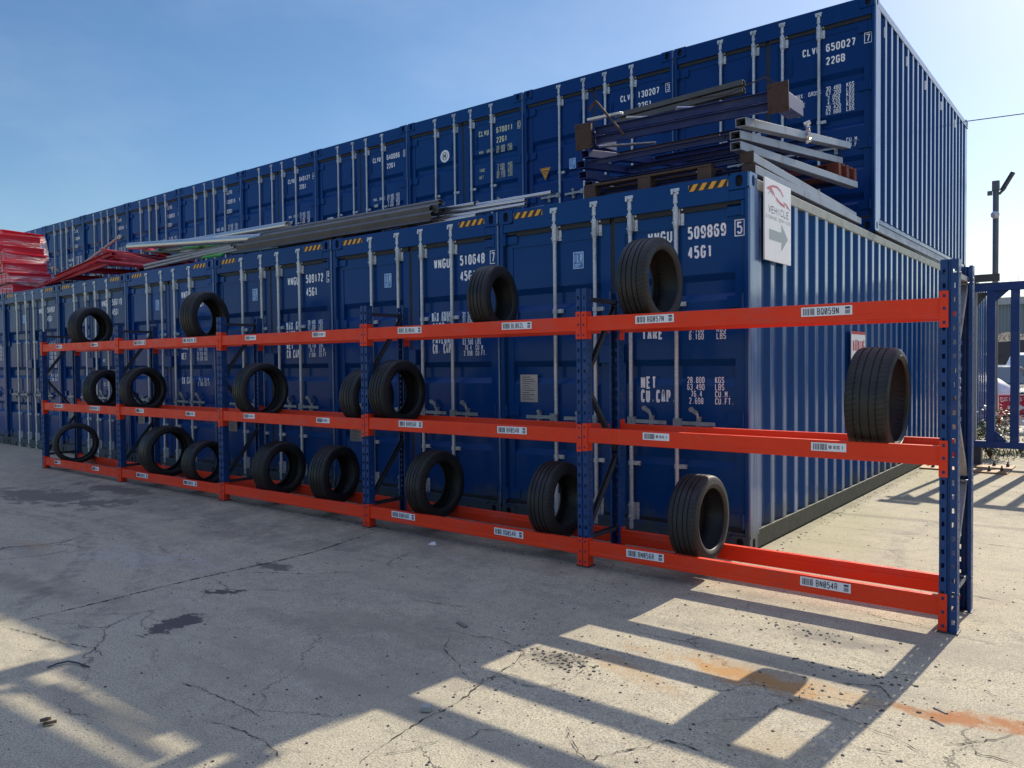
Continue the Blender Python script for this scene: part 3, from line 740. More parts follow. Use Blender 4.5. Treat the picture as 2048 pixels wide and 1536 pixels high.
def make_container(kind):
    hc = kind == 'high'
    H, L = (2.896, 12.192) if hc else (2.591, 6.058)
    root = empty("shipping_container")
    m = MB()
    # corner posts (J section) front
    for sx in (1, -1):
        p = MB(); xo = 0.0 if sx > 0 else -W
        q = lambda u: xo - sx*u
        zs = (0.122, H-0.122)
        prof = [(0.043, 0.055), (0.043, 0.006), (0.006, 0.006), (0.0, 0.012), (0.0, 0.19), (0.02, 0.19)]
        vs = [(q(u), v_, z) for z in zs for u, v_ in prof]
        n = len(prof)
        p.add(vs, [(i, i+1, n+i+1, n+i) for i in range(n-1)])
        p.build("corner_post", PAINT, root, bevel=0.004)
        for z0 in (0.0, H-0.122):
            for yy in (0.0, L-0.155):
                c = MB(); casting(c, xo, yy, z0, sx)
                c.build("corner_casting", [PAINT, BLACK], root)
    hd = MB(); hd.box(-W+0.165, -0.165, 0.006, 0.10, H-0.205, H-0.004)
    hd.box(-W+0.165, -0.165, 0.10, 0.16, H-0.03, H-0.006)
    hd.box(-W+0.045, -0.045, 0.010, 0.10, H-0.204, H-0.123)
    hd.build("door_header", PAINT, root, bevel=0.006)
    sl = MB(); sl.box(-W+0.165, -0.165, 0.008, 0.11, 0.012, 0.145)
    sl.box(-W+0.045, -0.045, 0.012, 0.10, 0.123, 0.143)
    for x in (-0.45, -0.80, -1.64, -1.99): sl.box(x-0.03, x+0.03, -0.004, 0.008, 0.015, 0.075)
    sl.build("door_sill", PAINT, root, bevel=0.005)
    # roof, rear, sides
    for sx in (1, -1):
        xo = -0.010 if sx > 0 else -W+0.010
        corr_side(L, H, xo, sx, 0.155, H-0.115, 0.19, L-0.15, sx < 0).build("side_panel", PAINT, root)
        tr = MB(); xa = -0.004 if sx > 0 else -W+0.004
        tr.box(min(xa, xa-sx*0.055), max(xa, xa-sx*0.055), 0.16, L-0.156, H-0.115, H-0.03)
        tr.build("top_rail", PALE_RAIL if hc else PAINT, root, bevel=0.005)
        br = MB()
        if hc:
            br.box(min(xa, xa-sx*0.05), max(xa, xa-sx*0.05), 0.16, L-0.156, 0.014, 0.155)
            br.build("bottom_rail", GRIME_RAIL, root, bevel=0.005)
        else:
            br.box(min(xa-sx*.016, xa-sx*0.05), max(xa-sx*.016, xa-sx*0.05), 0.16, L-0.156, 0.10, 0.155)
            br.box(min(xa-sx*0.022, xa-sx*0.05), max(xa-sx*0.022, xa-sx*0.05), 0.2, L-0.2, 0.014, 0.099, 1)
            br.build("bottom_rail", [PAINT, GREYWEB], root, bevel=0.004)
    rf = MB(); rf.box(-W+0.06, -0.06, 0.16, L-0.156, H-0.035, H-0.02)
    rf.box(-W+0.06, -0.06, 0.16, L-0.156, 0.12, 0.14)
    rf.build("roof", PAINT, root)
    rw = MB(); rw.box(-W+0.012, -0.012, L-0.15, L-0.02, 0.122, H-0.122); rw.build("rear_wall", PAINT, root)
    # doors
    zb, zt = 0.175, H-0.245
    if hc:
        ribs = [(2.156, 1.945), (1.487, 1.275), (0.83, 0.62)]; seam = 2.545; mid = (1.93, 0.62)
        hz = 0.978; hinge = (2.63, 1.93, 1.02, 0.24)
    else:
        ribs = [(1.835, 1.67), (1.36, 1.19), (0.87, 0.70), (0.45, 0.32)]; seam = 2.28; mid = (1.30,)
        hz = 0.98; hinge = (2.26, 1.62, 0.98, 0.3)
    for sx in (1, -1):
        a, b = (-1.198, -0.058) if sx > 0 else (-W+0.058, -1.240)
        r0, r1 = (-1.10, -0.131) if sx > 0 else (-W+0.131, -1.338)
        d = door_mesh(a, b, zb, zt, r0, r1, ribs, seam).build("door", PAINT, root)
        gk = MB()
        xo = b if sx > 0 else a
        # rubber seal round the leaf
        if sx > 0: xs_ = ((b, b+0.014), (a-0.020, a))
        else: xs_ = ((a-0.014, a), (b, b+0.020))
        for xa, xb in xs_: gk.box(xa, xb, DY+0.004, DY+0.05, zb-0.028, zt+0.038)
        gk.box(a, b, DY-0.014, DY+0.05, zt+0.001, zt+0.040); gk.box(a, b, DY-0.008, DY+0.05, zb-0.028, zb-0.001)
        gk.build("door_gasket", GASKET, d)
        rods = (-0.615, -1.035) if sx > 0 else (-1.385, -1.807)
        for x in rods:
            lock_rod(d, x, 0.03, H-0.08, hz, 1 if sx > 0 else -1, mid, sx > 0)
        for z in hinge:
            hg = MB(); xe = -0.044 if sx > 0 else -W+0.044; u = -sx
            x0, x1 = sorted((xe, xe+u*0.15)); hg.box(x0, x1, DY-0.014, DY-0.001, z-0.05, z+0.045)
            x0, x1 = sorted((xe-0.0*u, xe+u*0.028)); hg.box(x0, x1, 0.012, DY-0.014, z-0.055, z+0.05)
            hg.tube([(xe+u*0.014, 0.012, z-0.06), (xe+u*0.014, 0.012, z+0.055)], 0.014, 8)
            hg.build("hinge", PAINT, d, bevel=0.004)
        if not hc:   # recessed vent / lock pocket beside the inner rod
            vb = MB(); xv = -1.035+0.06 if sx > 0 else -1.385-0.11
            vb.box(xv, xv+0.05, DY-0.004, DY+0.005, 1.92, 2.13); vb.box(xv+0.012, xv+0.03, DY-0.012, DY-0.004, 1.94, 2.10)
            vb.build("lock_pocket", PAINT, d)
    if hc:
        lb = MB(); lb.box(-1.33, -1.11, -0.012, DY-0.001, 1.46, 1.62); lb.build("lock_box", PAINT, root, bevel=0.006)
        for x0 in (-0.50, -W+0.175):
            s = MB(); ww = 0.33; z0, z1 = H-0.088, H-0.035; sh = 0.036
            s.quad((x0, 0.004, z0), (x0+ww, 0.004, z0), (x0+ww, 0.004, z1), (x0, 0.004, z1), 0)
            for k in range(5):
                xa = x0 - 0.03 + k*0.078
                pts = [(xa, z0), (xa+0.038, z0), (xa+0.038+sh, z1), (xa+sh, z1)]
                pts = [(min(max(x, x0), x0+ww), z) for x, z in pts]
                s.add([(x, 0.0025, z) for x, z in pts], [(0, 1, 2, 3)], 1)
            s.build("hazard_stripe", [HAZ_Y, HAZ_K], root)
    else:
        for sx in (1, -1):
            v = MB(); xx = 0.0 if sx > 0 else -W
            for k in range(5):
                yy = 0.45+k*1.12; v.box(min(xx-sx*0.012, xx-sx*0.052), max(xx-sx*0.012, xx-sx*0.052)+0.0, yy, yy+0.05, H-0.34, H-0.22)
            v.build("side_vent", SIGNW, root)
    return root

def certification_sticker(parent, x, z, w=0.112, h=0.15):
    m = MB(); y = DY+0.003
    m.box(x, x+w, y, y+0.003, z-h, z, 0)
    frame_rect(m, x+0.005, x+w-0.005, z-h+0.005, z-0.005, 0.006, y-0.001, 1)
    text(m, "LR", (x+w*0.4, y-0.001, z-h*0.16), h*0.44, w*0.25, 0.13, 0.8, mi=1)
    frame_rect(m, x+w*0.34, x+w*0.92, z-h*0.66, z-h*0.1, 0.003, y-0.0012, 1)
    for k in range(3): m.box(x+w*0.12, x+w*(0.75-0.12*k), y-0.001, y, z-h*(0.76+0.07*k), z-h*(0.73+0.07*k), 1)
    for k in range(7): m.box(x+w*0.13, x+w*0.22, y-0.001, y, z-h*(0.2+0.065*k), z-h*(0.165+0.065*k), 1)
    m.build("certification_sticker", [STICKER_BLUE, STICKER_LINE], parent)
def data_plate(parent, x, z, w=0.20, h=0.255, mat=None):
    m = MB(); y = DY+0.003
    m.box(x, x+w, y, y+0.004, z-h, z, 0)
    rr = random.Random(int(x*1000))
    for k in range(11):
        zz = z-h*(0.08+0.08*k)
        m.box(x+w*0.12, x+w*rr.uniform(0.5, 0.9), y-0.0008, y, zz-0.006, zz, 1)
    m.build("data_plate", [mat or PLATE_M, INK], parent)

TY = DY-0.001    # lettering plane, a hair in front of the leaf
def letters(door, lines, mat=None):
    m = MB()
    for L_ in lines:
        s, x, z, h, adv = L_[:5]
        text(m, s, (x, DY-.0015 if x > -.16 else DY+.0035, z), h, adv, (L_[5] if len(L_) > 5 else 0.165) if h > .07 else .125)
        if len(L_) > 6:
            n = len(s); frame_rect(m, x-0.014, x+adv*0.8+0.014, z-h-0.014, z+0.014, 0.007, DY-.0015)
    m.build("lettering", mat or WHITE, door)
def doors_of(c):
    d = [o for o in c.children if o.name.startswith("door") and o.name.split(".")[0] == "door"]
    d.sort(key=lambda o: -max(v.co.x for v in o.data.vertices))
    return d
def paint_tint(c, tint, grime):
    for o in [c]+list(c.children_recursive): o.color = (*tint, grime)

def big(head, num, chk, code, zt=2.535, hx=-0.885):
    L_ = [(head, hx, zt-0.003, .098, .058), (num, -.528, zt+.005, .10, .0555), (code, -.528, 2.385, .10, .055)]
    if chk: L_.append((chk, -.118, zt-.002, .092, .056, .14, 1))
    return L_
def col2(rows, x1, x2, z, dz, h, adv):
    o = []
    for i, (a, b) in enumerate(rows):
        if a: o.append((a, x1+(6-len(a))*adv*0.6, z-dz*i, h, adv)); 
        if b: o.append((b, x2, z-dz*i, h, adv*1.05))
    return o
LOWER = [
 ("509869", big("WNGU", "509869", "5", "45G1") + [("TARE", -.946, 1.754, .103, .051), ("NET", -.958, 1.347, .103, .051), ("CU.CAP.", -.958, 1.237, .105, .047)]
   + col2([("3.700", "KGS"), ("8.160", "LBS")], -.537, -.287, 1.746, .055, .05, .0265)
   + col2([("28.800", "KGS"), ("63.490", "LBS"), ("76.4", "CU.M."), ("2.698", "CU.FT.")], -.537, -.30, 1.345, .0555, .05, .0255),
   "dark blue shipping container marked 509869, nearest the gate in the lower row"),
 ("510648", big("WNGU", "510648", "7", "45G1") + [("MAX.GROSS", -.925, 1.995, .10, .0345), ("TARE", -.92, 1.885, .10, .046), ("PAYLOAD", -.918, 1.757, .085, .041), ("CU. CAP.", -.918, 1.672, .10, .0375)]
   + col2([("32.500", "KGS"), ("71.650", "LBS"), ("3.660", "KGS"), ("8.070", "LBS"), ("28.840", "KGS"), ("63.580", "LBS"), ("76.4", "CU.M."), ("2.698", "CU.FT.")], -.505, -.335, 1.978, .0545, .05, .0235),
   "dark blue shipping container marked 510648, second from the right in the lower row"),
 ("509172", big("WNGU", "509172", "5", "45G1") + [("MAX.GR", -.93, 1.995, .10, .0475), ("TARE", -.93, 1.887, .10, .047), ("NET", -.93, 1.76, .10, .047), ("CU.CAP.", -.93, 1.655, .10, .043)]
   + col2([("30.480", "KGS"), ("67.200", "LBS"), ("3.660", "KGS"), ("8.070", "LBS"), ("26.820", "KGS"), ("59.130", "LBS"), ("76.4", "CU.M."), ("2.698", "CU.FT.")], -.505, -.30, 2.0, .055, .05, .0245),
   "dark blue shipping container marked 509172, third from the right in the lower row"),
 ("covered", [("WNGU", -.9, 2.52, .098, .058), ("45G1", -.528, 2.385, .10, .055), ("TARE", -.93, 1.80, .10, .047), ("NET", -.93, 1.66, .10, .047), ("CU.CAP.", -.93, 1.32, .10, .043)]
   + col2([("3.570", "KGS"), ("7.870", "LBS"), ("26.910", "KGS"), ("59.330", "LBS")], -.52, -.33, 1.80, .066, .055, .026)
   + col2([("76.4", "CU.M."), ("2.700", "CU.FT.")], -.52, -.34, 1.31, .06, .055, .026),
   "lower row container whose painted number is covered by a tyre on the top beam"),
 ("506110", big("WNGU", "506110", "", "45G1") + [("TARE", -.88, 1.83, .055, .03), ("NET", -.88, 1.60, .055, .03), ("CU. CAP.", -.88, 1.22, .055, .03)],
   "dark blue shipping container marked 506110, third from the left end of the lower row"),
 ("504987", big("WNGU", "504987", "", "45G1") + col2([("32.500", "KGS"), ("71.650", "LBS"), ("3.570", "KGS"), ("7.870", "LBS"), ("28.930", "KGS"), ("63.780", "LBS")], -.50, -.27, 1.9, .075, .06, .0285)
   + col2([("76.4", "CU.M."), ("2.700", "CU.FT.")], -.48, -.27, 1.36, .07, .06, .0285),
   "dark blue shipping container marked 504987, behind the leftmost rack upright"),
 ("left end", [("7", -.17, 2.52, .10, .0555)] + col2([("32.500", "KGS"), ("71.650", "LBS"), ("3.570", "KGS"), ("7.870", "LBS")], -.40, -.18, 1.9, .075, .06, .0285),
   "shipping container cut by the left edge of the photo, under the wrapped red stack"),
]
PL, PU, Y0, ZU, XU = 2.467471, 2.462233, 3.588613, 2.903805, 0.011386
protoL = make_container('high'); protoU = make_container('std')
tr_ = random.Random(11)
for i, (num, lines, lab) in enumerate(LOWER):
    c = protoL if i == 0 else None
    if i == 0: cs = [protoL] + [copy_tree(protoL) for _ in LOWER[1:]]
    c = cs[i]; c.location = (-i*PL + (0.0147 if i else 0), 0, 0)
    tag(c, lab, "container", "lower row of dark blue shipping containers")
for i, (num, lines, lab) in enumerate(LOWER):
    c = cs[i]; dr = doors_of(c); letters(dr[0], lines)
    certification_sticker(dr[1], -1.63, 2.445)
    if i in (0, 1, 2, 3, 4): data_plate(dr[1], -2.235, 1.36 if i == 0 else 0.86, mat=PLATE_M if i == 0 else simple("aged_plate", (.2, .2, .21), .45, .4, .3, 14))
    k = tr_.uniform(0.8, 1.15); paint_tint(c, (k*tr_.uniform(.9, 1.3), k*tr_.uniform(.92, 1.1), k), 1.0)

def up_std(num, chk, code, rows, zmax=1.70, two=False):
    hx = -.81 if two else -.90
    L_ = [("CLVU", hx, 2.185, .085, .053), (num, -.545, 2.185, .088, .0555), (chk, -.112, 2.185, .082, .056, .14, 1), (code, -.545, 2.035, .088, .055)]
    z = zmax
    for i, (nm, a, b) in enumerate(rows):
        L_.append((nm, -.894, z-.02, .05, .03))
        L_ += col2([(a, "KGS"), (b, "LBS")], -.545, -.32, z, .054, .05, .0285); z -= .108
    return L_
def up_stack(num, chk):
    return [("CLVU", -.60, 2.28, .085, .055), (num, -.60, 2.08, .085, .056), (chk, -.13, 2.08, .085, .05), ("22G1", -.60, 1.88, .085, .055),
            ("MAX GR", -1.0, 1.53, .075, .045), ("TARE", -1.0, 1.40, .075, .045), ("NET", -1.0, 1.27, .075, .045)] + \
           col2([("30.480", "KGS"), ("67.200", "LBS"), ("2.200", "KGS"), ("4.850", "LBS"), ("28.280", "KGS"), ("62.350", "LBS")], -.56, -.30, 1.56, .062, .055, .032)
UPPER = [
 ("650027", up_std("650027", "7", "22GB", [("MAX. GROSS", "30.480", "67.200"), ("TARE", "2.050", "4.520"), ("NET", "28.430", "62.680")], 1.70, True) + [("CU.M.", -.32, 1.08, .05, .03), ("CU.FT.", -.32, 1.02, .05, .03)], WHITE, "upper row container marked 650027 at the right end, showing its corrugated side"),
 ("130207", up_std("130207", "3", "22G1", [], 1.7, True), WHITE, "upper row container marked 130207, second from the right, behind the blue steel pile"),
 ("670011", up_std("670011", "0", "22G1", [("MAX. GROSS", "30.480", "67.200")], 1.90) + up_std("", "", "", [("TARE", "2.030", "4.480"), ("NET", "28.450", "62.720")], 1.62)[4:], YELLOWISH, "upper row container marked 670011 in yellowed lettering with a round white emblem"),
 ("640086", up_std("640086", "9", "22G1", [("MAX. GROSS", "30.480", "67.200"), ("TARE", "2.185", "4.820")], 1.50), WHITE, "upper row container marked 640086, fourth from the right"),
 ("640127", up_std("640127", "4", "22G1", [("MAX. GROSS", "30.480", "67.200"), ("TARE", "2.185", "4.820")], 1.50), WHITE, "upper row container marked 640127, above the thick ends of the grey guard rails"),
 ("130915", up_stack("130915", "1"), WHITE, "upper row container marked 130915, behind the tip of the thick silver tubes"),
 ("130855", up_stack("130855", "1"), WHITE, "upper row container marked 130855, above the middle of the silver tubes"),
 ("130948", up_stack("130948", "6"), WHITE, "upper row container marked 130948, above the right of the red steel frames"),
 ("130854", up_stack("130854", "9"), WHITE, "upper row container marked 130854, above the left of the red steel frames"),
 ("130380", up_stack("130380", "2"), WHITE, "upper row container just right of the wrapped red stack, partly hidden by it"),
 ("far left", [], WHITE, "upper row container at the far left, mostly behind the wrapped red stack"),
]
us = [protoU] + [copy_tree(protoU) for _ in UPPER[1:]]
for i, (num, lines, mt, lab) in enumerate(UPPER):
    c = us[i]; c.location = (XU - i*PU + (0.0121 if i else 0), Y0, ZU)
    tag(c, lab, "container", "upper row of dark blue shipping containers")
for i, (num, lines, mt, lab) in enumerate(UPPER):
    c = us[i]; dr = doors_of(c)
    lines = [l_ for l_ in lines if l_[0]]
    if lines: letters(dr[0], lines, mt)
    k = tr_.uniform(0.8, 1.18); paint_tint(c, (k*tr_.uniform(.9, 1.3), k*tr_.uniform(.92, 1.1), k), 0.0)
    if i in (1, 3, 4, 5, 6, 7, 8): certification_sticker(dr[1], -1.66, 1.48 if i == 1 else 1.15)
    if i in (1, 5, 7, 8, 9):
        m = MB(); x, z = -2.18, 1.42
        m.add([(x, DY+.002, z), (x+.19, DY+.002, z), (x+.095, DY+.002, z-.18), (x, DY+.006, z), (x+.19, DY+.006, z), (x+.095, DY+.006, z-.18)], [(0, 1, 2), (3, 4, 5), (0, 1, 4, 3), (1, 2, 5, 4), (2, 0, 3, 5)], 0)
        ribbon(m, [(x+.018, z-.009), (x+.172, z-.009), (x+.095, z-.158)], .006, Vector((0, DY+.0012, 0)), UX, UZ, UN, 0, True, 1)
        for q, ww in ((.035, .1), (.055, .085), (.08, .05), (.1, .03)): m.box(x+.095-ww/2, x+.095+ww/2, DY+.001, DY+.002, z-q-.01, z-q, 1)
        m.build("warning_triangle", [ORANGE_STICKER, HAZ_K], dr[1])
    if i in (3, 5): data_plate(dr[1], -2.18, 1.30, .17, .3, mat=simple("paper_notice", (.55, .57, .6), .6))
    if i == 2:
        m = MB(); x, z = -1.63, 1.93
        T = Matrix.Translation((x, DY+.003, z)) @ Matrix.Rotation(R(90), 4, 'X')
        m.lathe([(0, 0.0001), (0.002, 0.0001), (0.002, .098), (0, .10)], 28, T, 0, False, False)
        ribbon(m, [(.06*math.cos(a*2*math.pi/20), .06*math.sin(a*2*math.pi/20)) for a in range(20)], .008, Vector((x, DY-.001, z)), UX, UZ, UN, 0, True, 1)
        m.box(x-.03, x-.018, DY-.0012, DY-.0002, z-.045, z+.04, 1); m.box(x+.012, x+.026, DY-.0012, DY-.0002, z-.045, z+.04, 1)
        m.box(x-.018, x+.012, DY-.0012, DY-.0002, z-.012, z+.02, 1)
        m.build("round_emblem", [WHITE, INK], dr[1])

# signs on the side of the near container
S = empty("direction_sign", (0.03, 0.2, 2.25)); tag(S, "white board reading VEHICLE STORAGE SERVICES with a red car outline and grey arrow", "sign")
b = MB(); b.box(0, 0.012, 0, 0.585, 0, 0.635); b.build("board", SIGNW, S, bevel=0.002)
SX, SN = Vector((0, 1, 0)), Vector((1, 0, 0)); SO = Vector((0.0125, 0, 0))
def poly(mb, pts, mi=0, lift=0.0):
    mb.add([SO + SX*a + UZ*b_ + SN*lift for a, b_ in pts], [tuple(range(len(pts)))], mi)
a_ = MB(); poly(a_, [(.09, .245), (.36, .245), (.36, .285+.03), (.51, .205), (.36, .095), (.36, .165), (.09, .165)]); a_.build("arrow", SIGNG, S)
l_ = MB()
for pts in ([(.03, .55), (.09, .575), (.17, .597), (.14, .575), (.20, .535), (.235, .50), (.19, .52), (.10, .545)],
            [(.17, .597), (.26, .603), (.34, .587), (.41, .545), (.40, .535), (.33, .57), (.25, .585), (.14, .575)],
            [(.235, .515), (.32, .49), (.44, .475), (.43, .455), (.33, .465), (.25, .485)],
            [(.40, .50), (.48, .49), (.56, .455), (.555, .445), (.47, .475), (.42, .485)],
            [(.46, .46), (.50, .47), (.53, .455), (.50, .46)]):
    poly(l_, pts)
for k in range(6):
    a0, a1 = math.pi*(0.1+0.13*k), math.pi*(0.1+0.13*(k+1))
    poly(l_, [(.115+.05*math.cos(a0), .49+.05*math.sin(a0)), (.115+.05*math.cos(a1), .49+.05*math.sin(a1)), (.115+.042*math.cos(a1), .49+.042*math.sin(a1)), (.115+.042*math.cos(a0), .49+.042*math.sin(a0))], 1)
l_.build("car_emblem", [SIGNR, SIGNG], S)
t_ = MB()
text(t_, "VEHICLE", SO+SX*.075+UZ*.43, .058, .067, .13, .8, SX, UZ, SN)
text(t_, "STORAGE SERVICES", SO+SX*.025+UZ*.352, .026, .0345, .14, .6, SX, UZ, SN)
t_.build("sign_lettering", SIGNT, S)
S = empty("warning_sign", (0.012, 2.64, 1.05)); tag(S, "white WARNING 24HR CCTV sign on the corrugated side, half hidden by a tyre", "sign")
b = MB(); b.box(0, 0.008, 0, 0.52, 0, 0.71); b.build("board", SIGNW, S, bevel=0.002)
SO = Vector((0.0085, 0, 0)); t_ = MB()
text(t_, "WARNING", SO+SX*.04+UZ*.625, .125, .066, .17, .76, SX, UZ, SN)
t_.quad(SO+SX*.0+UZ*.68, SO+SX*.52+UZ*.68, SO+SX*.52+UZ*.71, SO+UZ*.71)
t_.build("sign_heading", WARNR, S)
t_ = MB(); text(t_, "24HR CCTV", SO+SX*.09+UZ*.465, .075, .042, .16, .7, SX, UZ, SN)
text(t_, "RECORDING", SO+SX*.05+UZ*.35, .06, .048, .15, .7, SX, UZ, SN)
t_.build("sign_lettering", SIGNT, S)

# ------------------------------------------------------------------ pallet rack
FX = [1.465, -0.868, -3.209, -5.575, -7.943, -10.302]      # left edges of the uprights
UW, UH = 0.085, 2.003
YFR, YRR = -1.05, -0.53
def strip(mb, o, u, w, H, sw, sh, pitch, z0):
    """sheet strip of width w along u, full height, with a row of slots"""
    o = Vector(o); u = Vector(u); zz = Vector((0, 0, 1))
    q = lambda a0, a1, b0, b1: mb.quad(o+u*a0+zz*b0, o+u*a1+zz*b0, o+u*a1+zz*b1, o+u*a0+zz*b1)
    n = int((H-z0)/pitch); z = 0.0; a, b = (w-sw)/2, (w+sw)/2
    for i in range(n):
        c = z0 + i*pitch
        q(0, w, z, c); q(0, a, c, c+sh); q(b, w, c, c+sh); z = c+sh
    q(0, w, z, H)
def make_upright():
    m = MB(); fl = 0.034; gd = 0.010; dp = 0.07
    strip(m, (0, 0, 0), (1, 0, 0), fl, UH, .0155, .026, .075, .05)
    strip(m, (UW-fl, 0, 0), (1, 0, 0), fl, UH, .0155, .026, .075, .05)
    for x0, x1, y0, y1 in ((fl, fl+.004, 0, gd), (fl+.004, UW-fl-.004, gd, gd), (UW-fl-.004, UW-fl, gd, 0)):
        m.quad((x0, y0, 0), (x1, y1, 0), (x1, y1, UH), (x0, y0, UH))
    strip(m, (0, 0, 0), (0, 1, 0), dp, UH, .012, .014, .05, .05)
    strip(m, (UW, 0, 0), (0, 1, 0), dp, UH, .012, .014, .05, .05)
    for x0, x1 in ((0, .016), (UW-.016, UW)): m.quad((x0, dp, 0), (x1, dp, 0), (x1, dp, UH), (x0, dp, UH))
    return m
rack = empty("pallet_rack", (FX[-1], YFR, 0)); tag(rack, "long blue and orange-red pallet rack holding used tyres in front of the containers", "rack")
ro = Vector(rack.location)
upm = make_upright().build("upright", RBLUE, rack, solid=0.002)
first = True
for i, x in enumerate(FX):
    for rear in (0, 1):
        o = upm if first else upm.copy()
        if not first: col.objects.link(o)
        first = False
        if rear: o.location = Vector((x+UW, YRR, 0))-ro; o.rotation_euler = (0, 0, math.pi)
        else: o.location = Vector((x, YFR, gz(YFR)))-ro
        f = MB(); y0, y1 = (-0.012, 0.085) if not rear else (-0.085, 0.012)
        yb = (YRR if rear else YFR)
        f.box(x-.008-ro.x, x+UW+.008-ro.x, yb+y0-ro.y, yb+y1-ro.y, -0.004, 0.004)
        f.build("foot_plate", BRACE, rack)
    xc = x+UW/2-ro.x
    ya, yb = YFR+.05-ro.y, YRR-.05-ro.y
    for (p, q) in (((ya, 1.925), (yb, 1.925)), ((yb, 1.90), (ya, 1.36)), ((ya, 1.31), (yb, .80)), ((yb, .76), (ya, .24)), ((ya, .20), (yb, .20))):
        bm_ = MB(); bm_.sect((xc, p[0], p[1]), (xc, q[0], q[1]), [(-.018, .014), (-.018, -.014), (.018, -.014), (.018, .014)], 0, (0, .2, 1))
        for e in (p, q): bm_.tube([(xc-.045, e[0], e[1]), (xc+.047, e[0], e[1])], .007, 8)
        bm_.build("brace", GALVD if i == 0 else BRACE, rack, solid=0.003)  # shaded frames get darker steel: shade painted into the brace colour
def label_plate(parent, x0, z, y, s, bigl, w, tail=True):
    m = MB(); h = .054 if bigl else .049
    m.box(x0, x0+w, y-.0012, y+.0, z-h/2, z+h/2, 0)
    rr = random.Random(int((x0+20)*977)+int(z*71))
    x = x0+.012; lim = x0 + (.075 if bigl else .088)
    while x < lim:
        bw = rr.choice((.0018, .003, .0045)); m.box(x, x+bw, y-.0022, y-.0013, z-h*.36, z+h*.36, 1); x += bw+rr.choice((.002, .003, .005))
    if bigl:
        text(m, s, (x0+.092, y-.0022, z+.019), .038, .0212, .12, .78, mi=1, slash=True)
        m.box(x0+w-.038, x0+w-.012, y-.0022, y-.0013, z+.008, z+.02, 1)
        x = x0+w-.038
        for k in range(5): m.box(x, x+.003, y-.0022, y-.0013, z-.02, z+.003, 1); x += .0055
    else:
        text(m, s, (x0+.1, y-.0022, z+.010), .020, .0092, .15, .8, mi=1)
    an = rr.uniform(-.012, .012); cz = z; cx = x0+w/2; dz = rr.uniform(-.004, .004)
    m.v = [(cx+(a-cx)*math.cos(an)-(c_-cz)*math.sin(an), b_, cz+dz+(a-cx)*math.sin(an)+(c_-cz)*math.cos(an)) for a, b_, c_ in m.v]
    m.build("location_label", [LABEL_W, INK], parent)
TIERS = {'t': (1.797, .035, .16), 'm': (1.0, .032, .165), 'b': (.187, .02, .182)}
DZ = {'t': (0, 0, 0, .004, .01), 'm': (0, -.008, -.02, -.035, -.04), 'b': (0, 0, -.008, -.022, -.035)}
LABELS = {('t', 0): [("BQ057N", 1, -.388), ("BQ059N", 1, .729)], ('t', 1): [("BL064L", 1, -2.725), ("BL062L", 1, -1.562)], ('t', 2): [("89 031C 4", 0, -5.04), ("89 030C 1", 0, -3.91)],
 ('t', 3): [("BP061N", 1, -7.45), ("BP057N", 1, -6.29)], ('t', 4): [("89 021C 4", 0, -9.74), ("89 020C 1", 0, -8.63)],
 ('m', 0): [("89 011C 4", 0, -.336), ("89 012C 1", 0, .787)], ('m', 1): [("BR056R", 1, -2.729), ("BR054R", 1, -1.618)], ('m', 2): [("89 031C 4", 0, -5.09), ("89 030C 1", 0, -3.87)],
 ('m', 3): [("89 021C 4", 0, -7.44), ("89 020C 1", 0, -6.26)], ('m', 4): [("BR046R", 1, -9.84), ("BR044R", 1, -8.71)],
 ('b', 0): [("BN056R", 1, -.47), ("BN054R", 1, .723)], ('b', 1): [("BQ056R", 1, -2.834), ("BQ054R", 1, -1.661)], ('b', 2): [],
 ('b', 3): [("BQ048E", 1, -7.46), ("BQ046E", 1, -6.34)], ('b', 4): [("89 019B 4", 0, -9.89), ("89 018B 1", 0, -8.69)]}
def beam_top(tier, bay): return TIERS[tier][0] + DZ[tier][bay]
